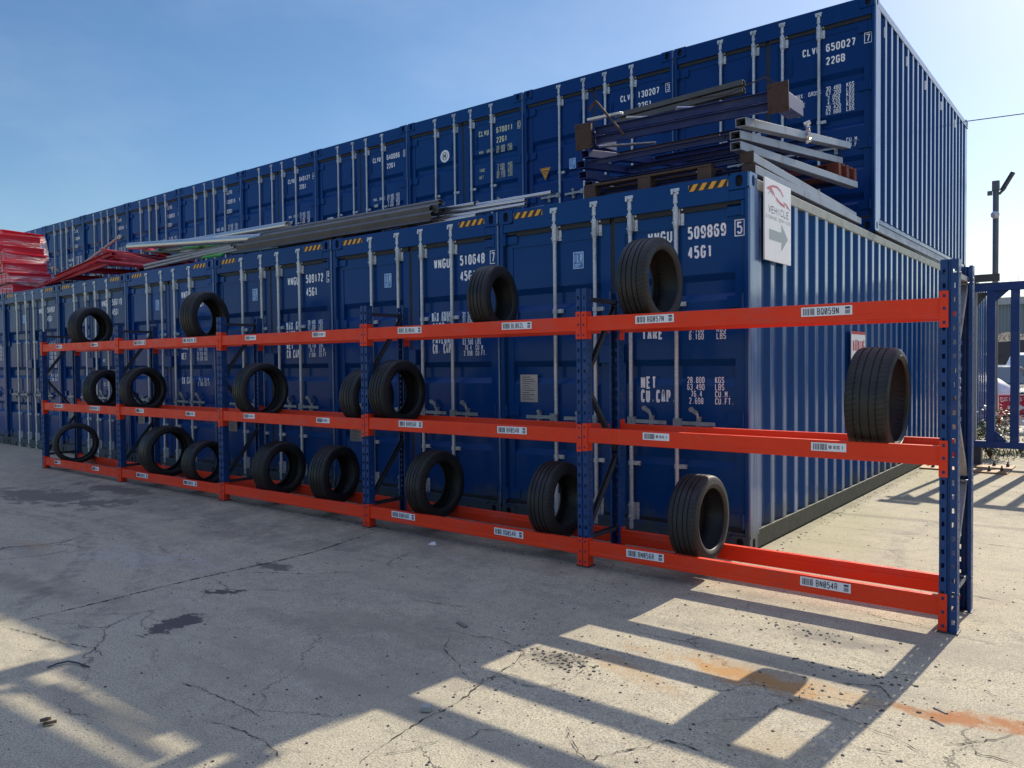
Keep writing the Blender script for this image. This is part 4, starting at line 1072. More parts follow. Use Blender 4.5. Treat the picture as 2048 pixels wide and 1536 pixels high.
for tier in 'tmb':
    for bay in range(5):
        xr, xl = FX[bay]-ro.x, FX[bay+1]+UW-ro.x
        zt = beam_top(tier, bay); zb = zt-.105
        for rear in (0, 1):
            sy = -1 if rear else 1
            yo = (YRR-.008 if rear else YFR+.003)-ro.y        # outer face
            Yf = lambda d: yo+sy*d
            m = MB()
            prof = [(.0025, zb+.027), (.0025, zt-.003), (.005, zt), (.043, zt), (.045, zt-.003), (.045, zt-.032), (.05, zt-.035), (.05, zb+.003), (.047, zb), (.003, zb), (0, zb+.003), (0, zb+.024)]
            n = len(prof)
            vs = [(x, Yf(d), z) for x in (xl+.004, xr-.004) for d, z in prof]
            m.add(vs, [(i, (i+1) % n, n+(i+1) % n, n+i) for i in range(n)] + [tuple(range(n)), tuple(range(n, 2*n))])
            bo = m.build("beam", RED, rack)
            for xe, sx in ((xl, -1), (xr, 1)):
                c = MB(); z1, z0 = zt+TIERS[tier][1], zt-TIERS[tier][2]
                yq = (YRR+.0035 if rear else YFR-.0035)-ro.y
                xin = xe; xo = xe+sx*.0395
                # face plate with slots on the upright, and return plate along its side
                o = Vector((min(xin, xo), yq, z0)); H = z1-z0; wv = abs(xo-xin)
                u = Vector((1, 0, 0))
                def qd(a0, a1, b0, b1): c.quad(o+u*a0+UZ*b0, o+u*a1+UZ*b0, o+u*a1+UZ*b1, o+u*a0+UZ*b1)
                zc = 0.0; a, b = wv/2-.007, wv/2+.007
                for s0 in (.018, .093, H-.035):
                    qd(0, wv, zc, s0); qd(0, a, s0, s0+.018); qd(b, wv, s0, s0+.018); zc = s0+.018
                qd(0, wv, zc, H)
                xs_ = xin-sx*.0025
                c.quad((xs_, yq, z0), (xs_, yq+sy*.066, z0), (xs_, yq+sy*.066, z1), (xs_, yq, z1))
                c.quad((xs_, yq, z0), (xin, yq, z0), (xin, yq, z1), (xs_, yq, z1))
                c.build("end_connector", RED, bo, solid=0.003)
            if not rear:
                for s, bigl, lx in LABELS[(tier, bay)]:
                    label_plate(bo, lx-ro.x, zt-.036-(.004 if tier == 't' else 0.0), Yf(.0015), s, bigl, .288 if bigl else .198)

# ------------------------------------------------------------------ tyres
TY_LIST = [  # label, x, radius, width, turn, tier, rim ratio, spin
 ("wide worn tyre on the top beam in front of the container marked 509869", -.408, .310, .223, 0.0, 't', .70, .3),
 ("tyre on the top beam in front of the number 510648", -1.857, .281, .185, .153, 't', .63, 1.1),
 ("tyre on the top beam, just left of the third upright from the left", -6.245, .308, .20, .259, 't', .66, 2.0),
 ("leftmost tyre on the top beam", -9.222, .295, .20, .212, 't', .64, .7),
 ("wide slick-sided tyre in front of the WARNING sign, nearest tyre on the middle beam", 1.095, .309, .232, 0.0, 'm', .78, 1.7),
 ("grey-brown tyre on the middle beam just right of the rack's centre upright", -3.005, .299, .19, .06, 'm', .67, 2.6),
 ("tyre on the middle beam half hidden behind the rack's centre upright", -3.427, .271, .205, .0, 'm', .68, .2),
 ("ribbed tyre alone on the middle beam between the third and fourth uprights", -5.151, .299, .198, 0.0, 'm', .76, 1.4),
 ("tyre on the middle beam just right of the second upright from the left", -7.752, .293, .175, .09, 'm', .70, 2.2),
 ("leftmost tyre on the middle beam, half hidden behind the second upright", -8.854, .282, .19, .226, 'm', .66, .9),
 ("nearest tyre on the bottom beam, its top edge and bead catching sunlight", -.045, .295, .202, 0.0, 'b', .70, 2.9),
 ("tyre on the bottom beam just left of the second upright from the right", -1.234, .298, .20, .073, 'b', .68, .5),
 ("tyre on the bottom beam alone to the right of the rack's centre upright", -2.545, .301, .185, .0, 'b', .68, 1.9),
 ("tyre on the bottom beam just left of the rack's centre upright", -3.925, .289, .20, .186, 'b', .66, 1.2),
 ("tyre on the bottom beam between the third upright from the left and its neighbour tyre", -4.842, .285, .215, .0, 'b', .66, 2.4),
 ("small tyre on the bottom beam overlapping the larger one to its left", -6.287, .263, .225, .0, 'b', .74, .4),
 ("large tyre on the bottom beam with a smaller one leaning view across its right side", -7.182, .320, .25, -.05, 'b', .72, 1.6),
 ("leftmost tyre on the bottom beam, turned so its inside shows", -9.782, .296, .27, -.32, 'b', .76, 2.1),
]
def make_tyre(Rt, w, rim):
    m = MB(); h = w/2
    half = [(0, Rt-.004)]
    def groove(x, gw=.0045, d=.007):
        return [(x-gw, Rt-.0045*(x/h)**2), (x-gw*.8, Rt-d), (x+gw*.8, Rt-d), (x+gw, Rt-.0045*(x/h)**2)]
    out = [(0.012, Rt-.0002)] + groove(h*.20)[0:] + groove(h*.52)
    out += [(h*.80, Rt-.005), (h*.90, Rt-.010), (h*.97, Rt-.020), (h*1.0, Rt-.032), (h*1.03, Rt-.05)]
    s0, s1 = Rt-.05, rim+.02
    for k in (0.35, 0.37, 0.40, 0.7, 0.9): out.append((h*(1.03+.02*math.sin(k*3.1)), s0+(s1-s0)*k + (.0 if k != .37 else 0)))
    out += [(h*.985, rim+.012), (h*.95, rim+.003), (h*.90, rim), (h*.82, rim+.003), (h*.80, rim+.012), (h*.90, rim+.032), (h*.93, Rt-.045), (h*.80, Rt-.022), (h*.3, Rt-.017)]
    prof = [(-x, r) for x, r in reversed(out)] + out
    # local Z of lathe -> X axis
    T = Matrix.Rotation(R(90), 4, 'Y')
    m.lathe(prof, 88, T, 0, True, True)
    return m
for (lab, X, Rt, w, yaw, tier, ratio, spin) in TY_LIST:
    bay = 0
    while bay < 4 and X < FX[bay+1]: bay += 1
    zc = beam_top(tier, bay) + math.sqrt(Rt*Rt-.2045**2) + .002
    o = make_tyre(Rt, w, Rt*ratio).build("tyre", RUBBER)
    md = o.modifiers.new("edge", 'EDGE_SPLIT'); md.split_angle = R(42)
    o.location = (X, -.7925, zc); o.rotation_euler = Euler((spin, 0, 0)).to_matrix().to_euler(); o.rotation_euler = (Matrix.Rotation(yaw, 3, 'Z') @ Matrix.Rotation(.028*math.sin(X*7.3), 3, 'Y') @ Matrix.Rotation(spin, 3, 'X')).to_euler()
    tag(o, lab, "tyre", "used tyres standing on the rack beams")

# ------------------------------------------------------------------ loads on the container roofs
ZR = 2.897
def pallet(root, x0, x1, y0, y1, z0, mat):
    n = 5
    for k in range(n):
        m = MB(); a = y0+(y1-y0-.1)*k/(n-1); m.box(x0, x1, a, a+.1, z0+.118, z0+.138); m.build("top_board", mat, root, bevel=.002)
    for k in (0, 1, 2):
        m = MB(); a = y0+(y1-y0-.1)*k/2; m.box(x0, x1, a, a+.1, z0, z0+.02); m.build("bottom_board", mat, root, bevel=.002)
    for k in (0, 1, 2):
        for j in (0, 1, 2):
            a = y0+(y1-y0-.1)*k/2; b = x0+(x1-x0-.12)*j/2; m = MB(); m.box(b, b+.12, a+.002, a+.098, z0+.0205, z0+.1175); m.build("block", mat, root, bevel=.003)
P1 = empty("wooden_pallet", (-1.56, .12, ZR)); pallet(P1, 0, 1.2, 0, .9, 0, WOOD)
tag(P1, "dark brown wooden pallet under the front of the blue steel frames", "pallet", "pallets under the steel frames")
def hollow_tube(mb, L, w, h, x0, z0, cap, mi=0):
    """rectangular tube along +Y with an open or plated front end"""
    t = .006
    mb.box(x0, x0+t, 0, L, z0, z0+h, mi); mb.box(x0+w-t, x0+w, 0, L, z0, z0+h, mi)
    mb.box(x0+t, x0+w-t, 0, L, z0, z0+t, mi); mb.box(x0+t, x0+w-t, 0, L, z0+h-t, z0+h, mi)
    mb.box(x0+t, x0+w-t, .12, .125, z0+t, z0+h-t, 2)
    if cap: mb.box(x0-.012, x0+w+.012, -.009, -.001, z0-.01, z0+h+.012, 1)
#        x, y, z, rotx, rotz, width, length, plated ends, cross-member setback
FR = [(-1.57, .14, ZR+.016, .002, .004, 1.55, 3.05, 1, .05), (-1.55, .12, ZR+.106, -.010, .012, 1.52, 3.0, 1, .03), (-1.60, .10, ZR+.194, .070, -.012, 1.50, 3.1, 0, .04),
      (-1.60, .07, ZR+.281, .128, .022, 1.49, 2.95, 0, .03), (-1.56, .08, ZR+.368, .145, .006, 1.50, 2.9, 0, .02)]
for i, (x, y, z, rx, rz, w, L, cap, sb) in enumerate(FR):
    F = empty("steel_frame", (x, y, z), rot=(rx, 0, rz))  # rectangular steel frame of side tubes and cross-members
    tag(F, ["lowest blue and silver steel panel beside the pallet, along the roof edge", "second steel panel from the bottom of the blue pile, brown end plate", "middle steel panel of the blue pile, resting on the red-brown pallet",
            "second steel panel from the top of the blue pile, open tube ends", "highest sloping steel panel of the blue pile, just under the plated one"][i], "steel panel", "blue and silver steel panels piled on the near container")
    for s, x0 in ((0, 0), (1, w-.085)):
        m = MB(); hollow_tube(m, L, .085, .064, x0, 0, cap and s == 1)
        m.build("side_tube", [PILEGALV if s else FBLUE, RUSTPL, BLACK], F, bevel=.002)
    for k in range(4):
        yy = sb + (.42 if i in (2, 4) else 0.0) + (L-.75)*k/3
        m = MB(); m.sect((.105, yy+.03, .036), (w-.105, yy+.03, .036), [(.024, .021), (-.024, .021), (-.024, -.021), (.024, -.021)], 0)
        for q in (.12, w-.14): m.tube([(q, yy-.001, .036), (q, yy+.012, .036)], .006, 8, 1)
        m.build("cross_member", [FBLUE, BLACK], F, solid=.004)
P2 = empty("wooden_pallet", (-.92, 2.5, ZR+.42), rot=(.09, 0, .02)); pallet(P2, 0, .85, 0, .7, .0, simple("red_brown_pallet_wood", (.15, .03, .02), .8, 0, .4, 12, .3))
tag(P2, "red-brown pallet wedged under the back of the blue steel frames", "pallet", "pallets under the steel frames")
# panel with footplates lying on top
C = empty("plated_panel", (-1.635, .10, 3.345), rot=(.10, -.012, .09)); tag(C, "dark blue steel panel with big rusty square footplates lying on top of the pile", "steel panel")
for x0 in (0, 1.68):
    m = MB(); m.box(x0+.03, x0+.15, .051, .55, .04, .16); m.build("column", FBLUE, C, bevel=.004)
    m = MB(); m.box(x0+.01, x0+.17, -.002, .011, .0, .225)
    for aa in (.03, .15):
        for bb in (.035, .2): m.tube([(x0+aa, -.012, bb), (x0+aa, -.002, bb)], .011, 8)
    m.box(x0+.02, x0+.16, .011, .05, .015, .22)
    m.build("footplate", RUSTPL, C, bevel=.002)
for z in (.075, .155):
    for yy in (.10,):
        m = MB(); m.sect((.151, yy, z), (1.709, yy, z), [(.03, .032), (-.02, .032), (-.02, -.032), (.03, -.032)], 0); m.build("cross_member", FBLUE, C, solid=.005)
C = empty("steel_channel", (-1.40, .42, 3.60)); tag(C, "thin dark steel channel propped highest on the blue pile", "steel channel")
m = MB(); d = Vector((1.17, .05, .05))
for z in (0, .058): m.sect((0, 0, z), d+Vector((0, 0, z)), [(-.03, .0), (-.03, .04), (.03, .04), (.03, .0)], 0)
m.build("channel_section", RAIL_GREY, C, solid=.005)
m = MB(); 
for k in range(6): m.bar((.05+k*.2, .0, -.03), (.16+k*.2, .02, -.05), .05, .012, roll=.4*k)
m.build("packing_strip", GALV, C)
m = MB(); pts = []
for k in range(15):
    a = k/14; pts.append((-1.44+.34*a, .02+.02*a, 3.64+.07*math.sin(min(1, a*3.2)*math.pi*.62)-.42*max(0, a-.22)))
m.tube(pts, .011, 8); tag(m.build("steel_strap", RUSTPL), "bent rusty strap hooked over the left of the blue steel pile", "strap")
m = MB(); m.tube([(-.62, .26, 3.62), (-.3, .28, 3.60), (-.10, .25, 3.63), (.02, .26, 3.66), (.10, .27, 3.60)], .005, 6); tag(m.build("steel_wire", RUSTPL), "thin rusty wire curling over the plated column's right end", "wire")
rl = random.Random(12)
for i, (p, q, w_, h_) in enumerate([((-1.45, .2, 3.375), (-1.05, .5, 3.40), .05, .012), ((-1.50, .12, 3.60), (-1.18, .14, 3.60), .07, .02), ((-1.2, .25, 3.595), (-.85, .5, 3.585), .045, .014), ((-.75, .3, 3.585), (-.5, .55, 3.60), .05, .012), ((-1.3, .3, 3.29), (-.4, .38, 3.31), .03, .03)]):
    m = MB(); m.bar(p, q, w_, h_, roll=rl.uniform(-.5, .5)); tag(m.build("metal_offcut", GALV if i != 4 else RUSTPL, bevel=.001), ["pale metal offcut wedged behind the left rusty footplate", "pale metal offcut lying over the left rusty footplate", "pale metal offcut under the left half of the top channel", "pale metal offcut under the right half of the top channel", "thin rusty bar slid between the blue pile's layers"][i], "offcut", "metal offcuts on the blue pile")
m = MB()
for k in range(9): m.tube([(-.08+rl.uniform(-.02, .02), 1.55+rl.uniform(-.02, .02), 3.50+.02*k-.05), (-.06+rl.uniform(-.02, .02), 1.56+rl.uniform(-.02, .02), 3.50+.02*(k+1)-.05)], .02, 6)
tag(m.build("foil_strip", TUBE), "crumpled silver foil strip hanging on the pile's top right tube", "foil")
# guard rails
rr_ = random.Random(5)
WP = [(-.155, .0), (-.12, .012), (-.10, .058), (-.055, .058), (-.022, .002), (.022, .002), (.055, .058), (.10, .058), (.12, .012), (.155, .0)]
for i, (p, q, tl) in enumerate([((-7.0, .22, ZR+.165), (-3.42, .20, ZR+.15), -.75), ((-6.85, .30, ZR+.235), (-3.50, .27, ZR+.215), -.55), ((-6.75, .62, ZR+.12), (-3.3, .64, ZR+.12), .1)]):
    m = MB(); p = Vector(p); q = Vector(q); ct, st = math.cos(tl), math.sin(tl)
    m.sect(p, q, [(a*ct-b*st, a*st+b*ct) for a, b in WP])
    dd = (q-p).normalized(); sd = dd.cross(UZ).normalized(); ud = sd.cross(dd)
    for e in (.05, .13, .98, .95):
        c = p+(q-p)*e; nn = sd*(-st)+ud*ct; o_ = c+sd*(.0*ct)+nn*.004; m.tube([o_, o_+nn*.014], .016, 8)
    o = m.build("guard_rail", RAIL_GREY, solid=.005)
    tag(o, ["weathered grey corrugated guard rail, lowest of the front pair", "weathered grey corrugated guard rail, uppermost of the front pair", "dark guard rail lying behind the front pair"][i], "guard rail", "guard rails piled on the container roofs")
for i, x in enumerate((-5.2, -5.02, -3.95)):
    m = MB(); m.box(x, x+.12, .16, .9, ZR, ZR+.098); o = m.build("timber_bearer", WOOD, bevel=.004)
    tag(o, ["left timber bearer under the guard rails", "middle timber bearer under the guard rails", "right timber bearer under the guard rails"][i], "timber", "bearers under the guard rails")
# galvanised poles, right bundle
for i, (xa, xb, y, za, zb, r, lab) in enumerate([(-5.2, -2.12, .42, ZR+.26, ZR+.205, .021, "longest thin silver pole, reaching furthest right over the hazard stripe"), (-5.5, -3.05, .36, ZR+.255, ZR+.215, .019, "silver pole ending above the end of the guard rails"),
    (-5.0, -2.62, .52, ZR+.255, ZR+.24, .017, "upper silver pole behind the longest one"), (-4.8, -2.36, .32, ZR+.22, ZR+.15, .021, "silver pole below the longest one"), (-4.9, -2.55, .34, ZR+.17, ZR+.12, .017, "thin silver pole in the middle of the right bundle"),
    (-4.7, -2.30, .24, ZR+.13, ZR+.09, .019, "low silver pole at the front of the right bundle"), (-4.6, -2.2, .40, ZR+.09, ZR+.075, .017, "low silver pole at the back of the right bundle"), (-4.4, -2.85, .16, ZR+.06, ZR+.04, .024, "short thick pole poking from under the right bundle")]):
    m = MB(); m.tube([(xa, y+.16, za), (xb, y, zb)], r, 14, hollow=True); o = m.build("metal_pole", TUBE)
    tag(o, lab, "pole", "silver poles on the right of the guard rails")
# big tubes, left
for i, (p, q, r, lab) in enumerate([((-10.3, .30, 3.39), (-6.62, .26, 3.13), .055, "thick silver tube in front, its open end pointing right"), ((-9.9, .58, 3.37), (-6.35, .46, 3.29), .050, "thick silver tube just behind and above the front one")]):
    m = MB(); m.tube([p, q], r, 20, hollow=True); tag(m.build("steel_tube", TUBE), lab, "tube", "thick silver tubes on the left")
for i, (p, q, r) in enumerate([((-9.55, .16, ZR+.11), (-7.3, .24, ZR+.19), .022), ((-9.45, .12, ZR+.05), (-7.2, .22, ZR+.16), .02), ((-9.3, .3, ZR+.16), (-7.1, .3, ZR+.22), .02), ((-9.35, .42, ZR+.24), (-7.0, .36, ZR+.25), .02), ((-9.1, .5, ZR+.30), (-7.0, .42, ZR+.27), .02), ((-8.9, .22, ZR+.09), (-7.0, .2, ZR+.12), .018), ((-9.8, .6, ZR+.40), (-7.4, .5, ZR+.30), .022)]):
    m = MB(); m.tube([p, q], r, 12, hollow=True)
    tag(m.build("scaffold_pole", GALVD), ["lowest but one thin grey pole of the left fan", "lowest thin grey pole of the left fan, nearest the roof edge", "third thin grey pole up in the left fan", "fourth thin grey pole up in the left fan", "fifth thin grey pole up in the left fan, by the green sheet", "short thin grey pole between the low ones of the left fan", "topmost thin grey pole of the left fan, under the thick tubes"][i], "pole", "thin grey poles fanned out on the left")
m = MB(); T = Matrix.Translation((-10.2, .45, 3.30)) @ Euler((.22, .105, .02)).to_matrix().to_4x4(); m.box(0, 2.6, 0, .95, 0, .02, 0, T)
o = m.build("plastic_sheet", GREEND); tag(o, "dark green sheet tilted under the thick silver tubes", "sheet")
m = MB(); T = Matrix.Translation((-8.75, .33, 3.20)) @ Euler((.5, .06, .05)).to_matrix().to_4x4(); m.box(0, .42, 0, .2, 0, .02, 0, T); m.box(.5, .9, .02, .2, 0, .018, 0, T)
o = m.build("plastic_sheet", GREEN); tag(o, "bright green sheet piece among the thin grey poles, upper one", "sheet")
m = MB(); T = Matrix.Translation((-7.9, .14, ZR+.06)) @ Euler((.6, .02, .0)).to_matrix().to_4x4(); m.box(0, .5, 0, .1, 0, .02, 0, T)
o = m.build("plastic_sheet", GREEN); tag(o, "bright green sheet piece low at the roof edge, under the thin poles", "sheet")
# red steel frames
for i, (loc, rot, w, L, n) in enumerate([((-13.4, .22, ZR+.10), (.03, -.075, .02), 2.65, 1.5, 4), ((-13.2, .3, ZR+.20), (.04, -.09, -.03), 2.4, 1.3, 4), ((-11.25, .26, ZR+.52), (-.02, .20, .03), 2.1, 1.4, 5), ((-11.35, .35, ZR+.42), (.0, .17, -.05), 2.2, 1.3, 5)]):
    F = empty("red_steel_frame", loc, rot=rot)
    tag(F, ["faded red steel frame sloping up from the wrapped stack, lower of two", "faded red steel frame sloping up from the wrapped stack, upper of two", "faded red steel frame sloping down towards the silver tubes, upper of two", "faded red steel frame sloping down towards the silver tubes, lower of two"][i], "steel frame", "faded red steel frames on the roof")
    for yy in (0, L):
        m = MB(); m.sect((0, yy, 0), (w, yy, 0), [(.02, .036), (-.03, .036), (-.03, -.036), (.02, -.036)]); m.build("rail", REDP, F, solid=.006)
    for k in range(n):
        xx = .08+(w-.16)*k/(n-1); m = MB(); m.sect((xx, .035, 0), (xx, L-.035, 0), [(.05, .03), (-.05, .03), (-.05, -.03), (.05, -.03)]); m.build("crossbar", REDP, F, solid=.005)
for i, (p, q, w_, h_) in enumerate([((-13.6, .18, ZR+.05), (-11.2, .3, ZR+.40), .09, .04), ((-11.0, .16, ZR+.30), (-9.25, .22, ZR+.06), .11, .035), ((-10.6, .5, ZR+.58), (-9.2, .75, ZR+.16), .09, .045)]):
    m = MB(); m.bar(p, q, w_, h_, roll=(.5, -.4, .2)[i]); tag(m.build("red_steel_bar", REDP, bevel=.003), ["flat red bar leaning along the front of the left red frames", "flat red bar sloping down in front of the right red frames", "flat red bar on top of the right red frames, catching the sun"][i], "steel bar", "loose red bars among the red frames")
m = MB(); m.tube([(-11.9, .3, 3.27), (-10.98, .45, 3.62)], .022, 12, hollow=True); tag(m.build("scaffold_pole", GALVD), "single grey pole sticking up out of the red steel frames", "pole", "loose poles")
for i, x in enumerate((-12.6, -11.0, -10.1)):
    m = MB(); m.box(x, x+.10, .75 if i else .2, 1.5, ZR, ZR+.10 if i < 1 else ZR+.36-.22*(i-1)); tag(m.build("timber_bearer", BRACE, bevel=.004), ["left bearer under the red frames, beside the wrapped stack", "tall middle bearer under the red frames", "right bearer under the red frames"][i], "timber", "bearers under the red frames")
# wrapped red stack
rr_ = random.Random(9)
n = 0
for cx in range(2):
    for k in range(7):
        z = ZR+.02+k*.215; lean = -.10*k*(1.0 if cx == 1 else .7)
        x = -17.35+cx*1.08+lean + rr_.uniform(-.03, .03)
        C = empty("red_crate", (x, .32+rr_.uniform(-.03, .03), z), rot=(rr_.uniform(-.03, .03), rr_.uniform(-.05, .05)*1.6 + (.14 if k == 6 else (-.07 if k == 5 else 0)), rr_.uniform(-.06, .06)))
        lv = ["bottom", "second", "third", "fourth", "fifth", "sixth", "top"][k]
        tag(C, "red plastic crate, %s of the %s pile under stretch film" % (lv, "left" if cx == 0 else "right"), "crate", "red plastic crates wrapped in film")
        m = MB(); w, d, h = 1.02, .8, .19
        m.box(0, w, 0, d, 0, .012); m.box(0, w, 0, .014, .012, h); m.box(0, w, d-.014, d, .012, h); m.box(0, .014, .014, d-.014, .012, h); m.box(w-.014, w, .014, d-.014, .012, h)
        m.build("tray", CRATE, C, bevel=.004)
        m = MB()
        for q in range(5): m.box(.04+q*.2, .07+q*.2, -.012, -.001, .0, h-.02)
        m.box(-.012, w+.012, -.02, -.001, h-.018, h+.004); m.box(w+.001, w+.02, 0, d, h-.018, h+.004)
        m.build("rim", CRATE, C, bevel=.003)
t = NT("stretch_film"); v = t.obj()
fn = t.noise(t.mapping(v, (1.2, 1.2, 12)), 2.2, 5, .65, .6)
t.p.inputs["Base Color"].default_value = (.75, .75, .78, 1); t.p.inputs["Roughness"].default_value = .18
t.l(t.ramp(fn, .44, .72, .05, .6), t.p.inputs["Alpha"]); t.bump(fn, .9, .03); FILM = t.mat
m = MB(); prof = [(-17.5, .24), (-15.24, .24), (-15.18, .32), (-15.18, 1.16), (-15.24, 1.2), (-17.5, 1.2)]
vs = []
lev = [0, .2, .45, .7, .95, 1.2, 1.32]
for j, z in enumerate(lev):
    for x, y in prof:
        rt_ = x > -16.5
        vs.append((x+(-.46*z if rt_ else -.34*z)+rr_.uniform(-.02, .02), y+rr_.uniform(-.015, .015), ZR+.01+z))
k = len(prof)
m.add(vs, [(j*k+i, j*k+(i+1) % k, (j+1)*k+(i+1) % k, (j+1)*k+i) for j in range(len(lev)-1) for i in range(k)], 0, True)
tag(m.build("stretch_wrap", FILM), "clear stretch film wound round the stack of red crates", "stretch film")

# ------------------------------------------------------------------ gate and what lies beyond it
GY = 6.6
gate = empty("sliding_gate", (.45, GY, 0)); tag(gate, "tall blue steel gate of wide vertical bars to the right of the containers", "gate")
m = MB(); m.box(.10, 4.6, -.05, .05, 2.375, 2.485); m.build("top_rail", GATEBLUE, gate, bevel=.004)
m = MB(); m.box(.10, 4.6, -.05, .05, .255, .345); m.build("bottom_rail", GATEBLUE, gate, bevel=.004)
for k in range(16):
    x = .25+.275*k
    m = MB(); m.box(x, x+.10, -.045, .045, .3455, 2.3745); m.build("bar", GATEBLUE, gate, bevel=.004)
m = MB(); m.add([(.351, -.01, .346), (.50, -.01, .346), (.351, -.01, .49), (.351, .01, .346), (.50, .01, .346), (.351, .01, .49)], [(0, 1, 2), (3, 4, 5), (0, 1, 4, 3), (1, 2, 5, 4)])
m.build("gusset", GATEBLUE, gate); m = MB()
m.add([(.351, -.01, 2.374), (.50, -.01, 2.374), (.351, -.01, 2.23), (.351, .01, 2.374), (.50, .01, 2.374), (.351, .01, 2.23)], [(0, 1, 2), (3, 4, 5), (0, 1, 4, 3), (1, 2, 5, 4)])
m.build("gusset", GATEBLUE, gate)
m = MB(); rs = random.Random(2)
for k in range(46):
    x = .14+k*.095; h = rs.choice((.05, .06, .09, .2)) if k % 5 else .22
    m.tube([(x, rs.uniform(-.03, .03), 2.485), (x+rs.uniform(-.03, .04), rs.uniform(-.03, .03), 2.485+h)], .003, 4, rs=[.003, .0012])
m.build("spike_strip", GALV, gate)
gp = empty("gate_post", (.52, GY+.02, 0)); tag(gp, "weathered steel guide post with a dark top bracket at the left end of the gate", "post")
m = MB(); m.box(0, .055, 0, .06, .30, 2.42); m.build("upright", GALVD, gp, bevel=.003)
m = MB(); m.box(-.02, .12, -.03, .12, .0, .31); m.build("base_block", BRACE, gp, bevel=.006)
m = MB(); m.box(-.06, .33, -.10, -.06, 2.50, 2.60); m.box(-.06, .30, .09, .13, 2.46, 2.50); m.box(.0, .05, -.06, .09, 2.42, 2.5)
m.add([(.06, .0, 2.36), (.06, .0, 2.18), (.20, .0, 2.36), (.06, .012, 2.36), (.06, .012, 2.18), (.20, .012, 2.36)], [(0, 1, 2), (3, 4, 5), (0, 1, 4, 3), (1, 2, 5, 4), (2, 0, 3, 5)])
m.build("guide_bracket", RAIL_GREY, gp)
bp = empty("base_plate", (.0, 5.72, 0)); tag(bp, "rusty steel plate bolted to the concrete below the gate post", "steel plate")
m = MB(); m.add([(.03, .08, .004), (1.03, .08, .004), (1.03, 1.0, .004), (.01, .55, .004), (.03, .08, .02), (1.03, .08, .02), (1.03, 1.0, .02), (.01, .55, .02)], [(0, 1, 2, 3), (4, 5, 6, 7), (0, 1, 5, 4), (1, 2, 6, 5), (2, 3, 7, 6), (3, 0, 4, 7)]); m.build("plate", RUSTSHEET, bp)
for x, y in ((.09, .42), (.17, .22), (.80, .82), (.96, .80), (.82, .2), (.95, .28)):
    m = MB(); m.tube([(x, y, .02), (x, y, .055)], .022, 6); m.tube([(x, y, .055), (x, y, .085)], .011, 8); m.build("bolt", BRACE, bp)

po = empty("camera_pole", (.14, 12.0, 0)); tag(po, "tall dark grey pole with a floodlight and dome camera beyond the gate", "pole")
m = MB(); m.tube([(0, 0, 0), (0, 0, 4.86)], .052, 14); m.build("shaft", POLEM, po)
m = MB(); m.box(-.06, .06, -.06, .06, 4.70, 4.88); m.box(-.14, -.06, -.03, .03, 4.62, 4.70); m.bar((.05, 0, 4.62), (.16, 0, 4.74), .06, .04); m.build("bracket", POLEM, po)
m = MB(); m.bar((.10, -.02, 4.68), (.29, -.06, 5.0), .12, .05); m.build("floodlight", BRACE, po, bevel=.006)
m = MB(); m.lathe([(0, .0001), (0, .07), (.05, .075), (.06, .055), (.10, .05), (.12, .0001)], 16, Matrix.Translation((0, -.05, 4.22)) @ Matrix.Rotation(R(90), 4, 'X')); m.build("dome_camera", simple("camera_silver", (.5, .5, .52), .3, .3), po)
m = MB(); m.tube([(.0, 9.62, 5.50), (2, 9.75, 5.44), (6, 10, 5.5), (14, 10.5, 5.9)], .008, 6); tag(m.build("overhead_cable", BRACE), "thin dark cable running off from the top corner of the upper container", "cable")

def cone(x, y, h, lab, lean=0):
    C = empty("traffic_cone", (x, y, 0), rot=(0, lean, 0)); tag(C, lab, "cone", "traffic cones beyond the gate")
    m = MB(); m.lathe([(.03, .19), (h*.42, .128), (h*.42, .1281)], 24); m.box(-.22, .22, -.22, .22, 0, .03); m.build("base", CONE_R, C)
    m = MB(); m.lathe([(h*.42, .13), (h*.66, .086)], 24); m.build("sleeve", CONE_W, C)
    m = MB(); m.lathe([(h*.66, .084), (h*.88, .05)], 24); m.build("upper_band", CONE_R, C)
    m = MB(); m.lathe([(h*.88, .05), (h, .035), (h, .02), (h-.03, .018)], 24); m.build("tip", CONE_W, C)
cone(-.05, 12.5, 1.0, "red and white traffic cone beside the container's far end", .0)
cone(.12, 15.2, .85, "red and white traffic cone standing behind the red barrier sign")
bs = empty("barrier_sign", (.11, 12.7, .0)); tag(bs, "red PEDESTRIANS barrier sign with a white arrow, seen through the gate", "sign")
m = MB(); m.box(0, .95, 0, .03, .31, .74); m.build("board", SIGNRB, bs, bevel=.004)
SO = Vector((0, -.001, 0)); m = MB()
text(m, "PEDESTRIANS", (.04, -.001, .68), .07, .078, .16, .75)
m.add([(a, -.0015, b) for a, b in ((.17, .51), (.36, .51), (.36, .45), (.17, .45))], [(0, 1, 2, 3)]); m.add([(a, -.0015, b) for a, b in ((.36, .55), (.47, .48), (.36, .41))], [(0, 1, 2)])
ribbon(m, [(.012, .322), (.938, .322), (.938, .728), (.012, .728)], .012, Vector((0, -.001, 0)), UX, UZ, UN, 0, True)
m.build("sign_lettering", CONE_W, bs)
m = MB()
for k in range(6): m.add([(.04+k*.145, .0, .13), (.10+k*.145, .0, .13), (.07+k*.145, .0, .27), (-.0+k*.145, .0, .27)], [(0, 1, 2, 3)], k % 2)
m.box(0, .95, .004, .02, .12, .28, 1); m.build("striped_panel", [CONE_R, CONE_W], bs)
m = MB(); m.box(.0, .05, -.2, .25, 0, .05); m.box(.9, .95, -.2, .25, 0, .05); m.box(.01, .04, .005, .03, .05, .3); m.box(.91, .94, .005, .03, .05, .3); m.build("foot", GASKET, bs)
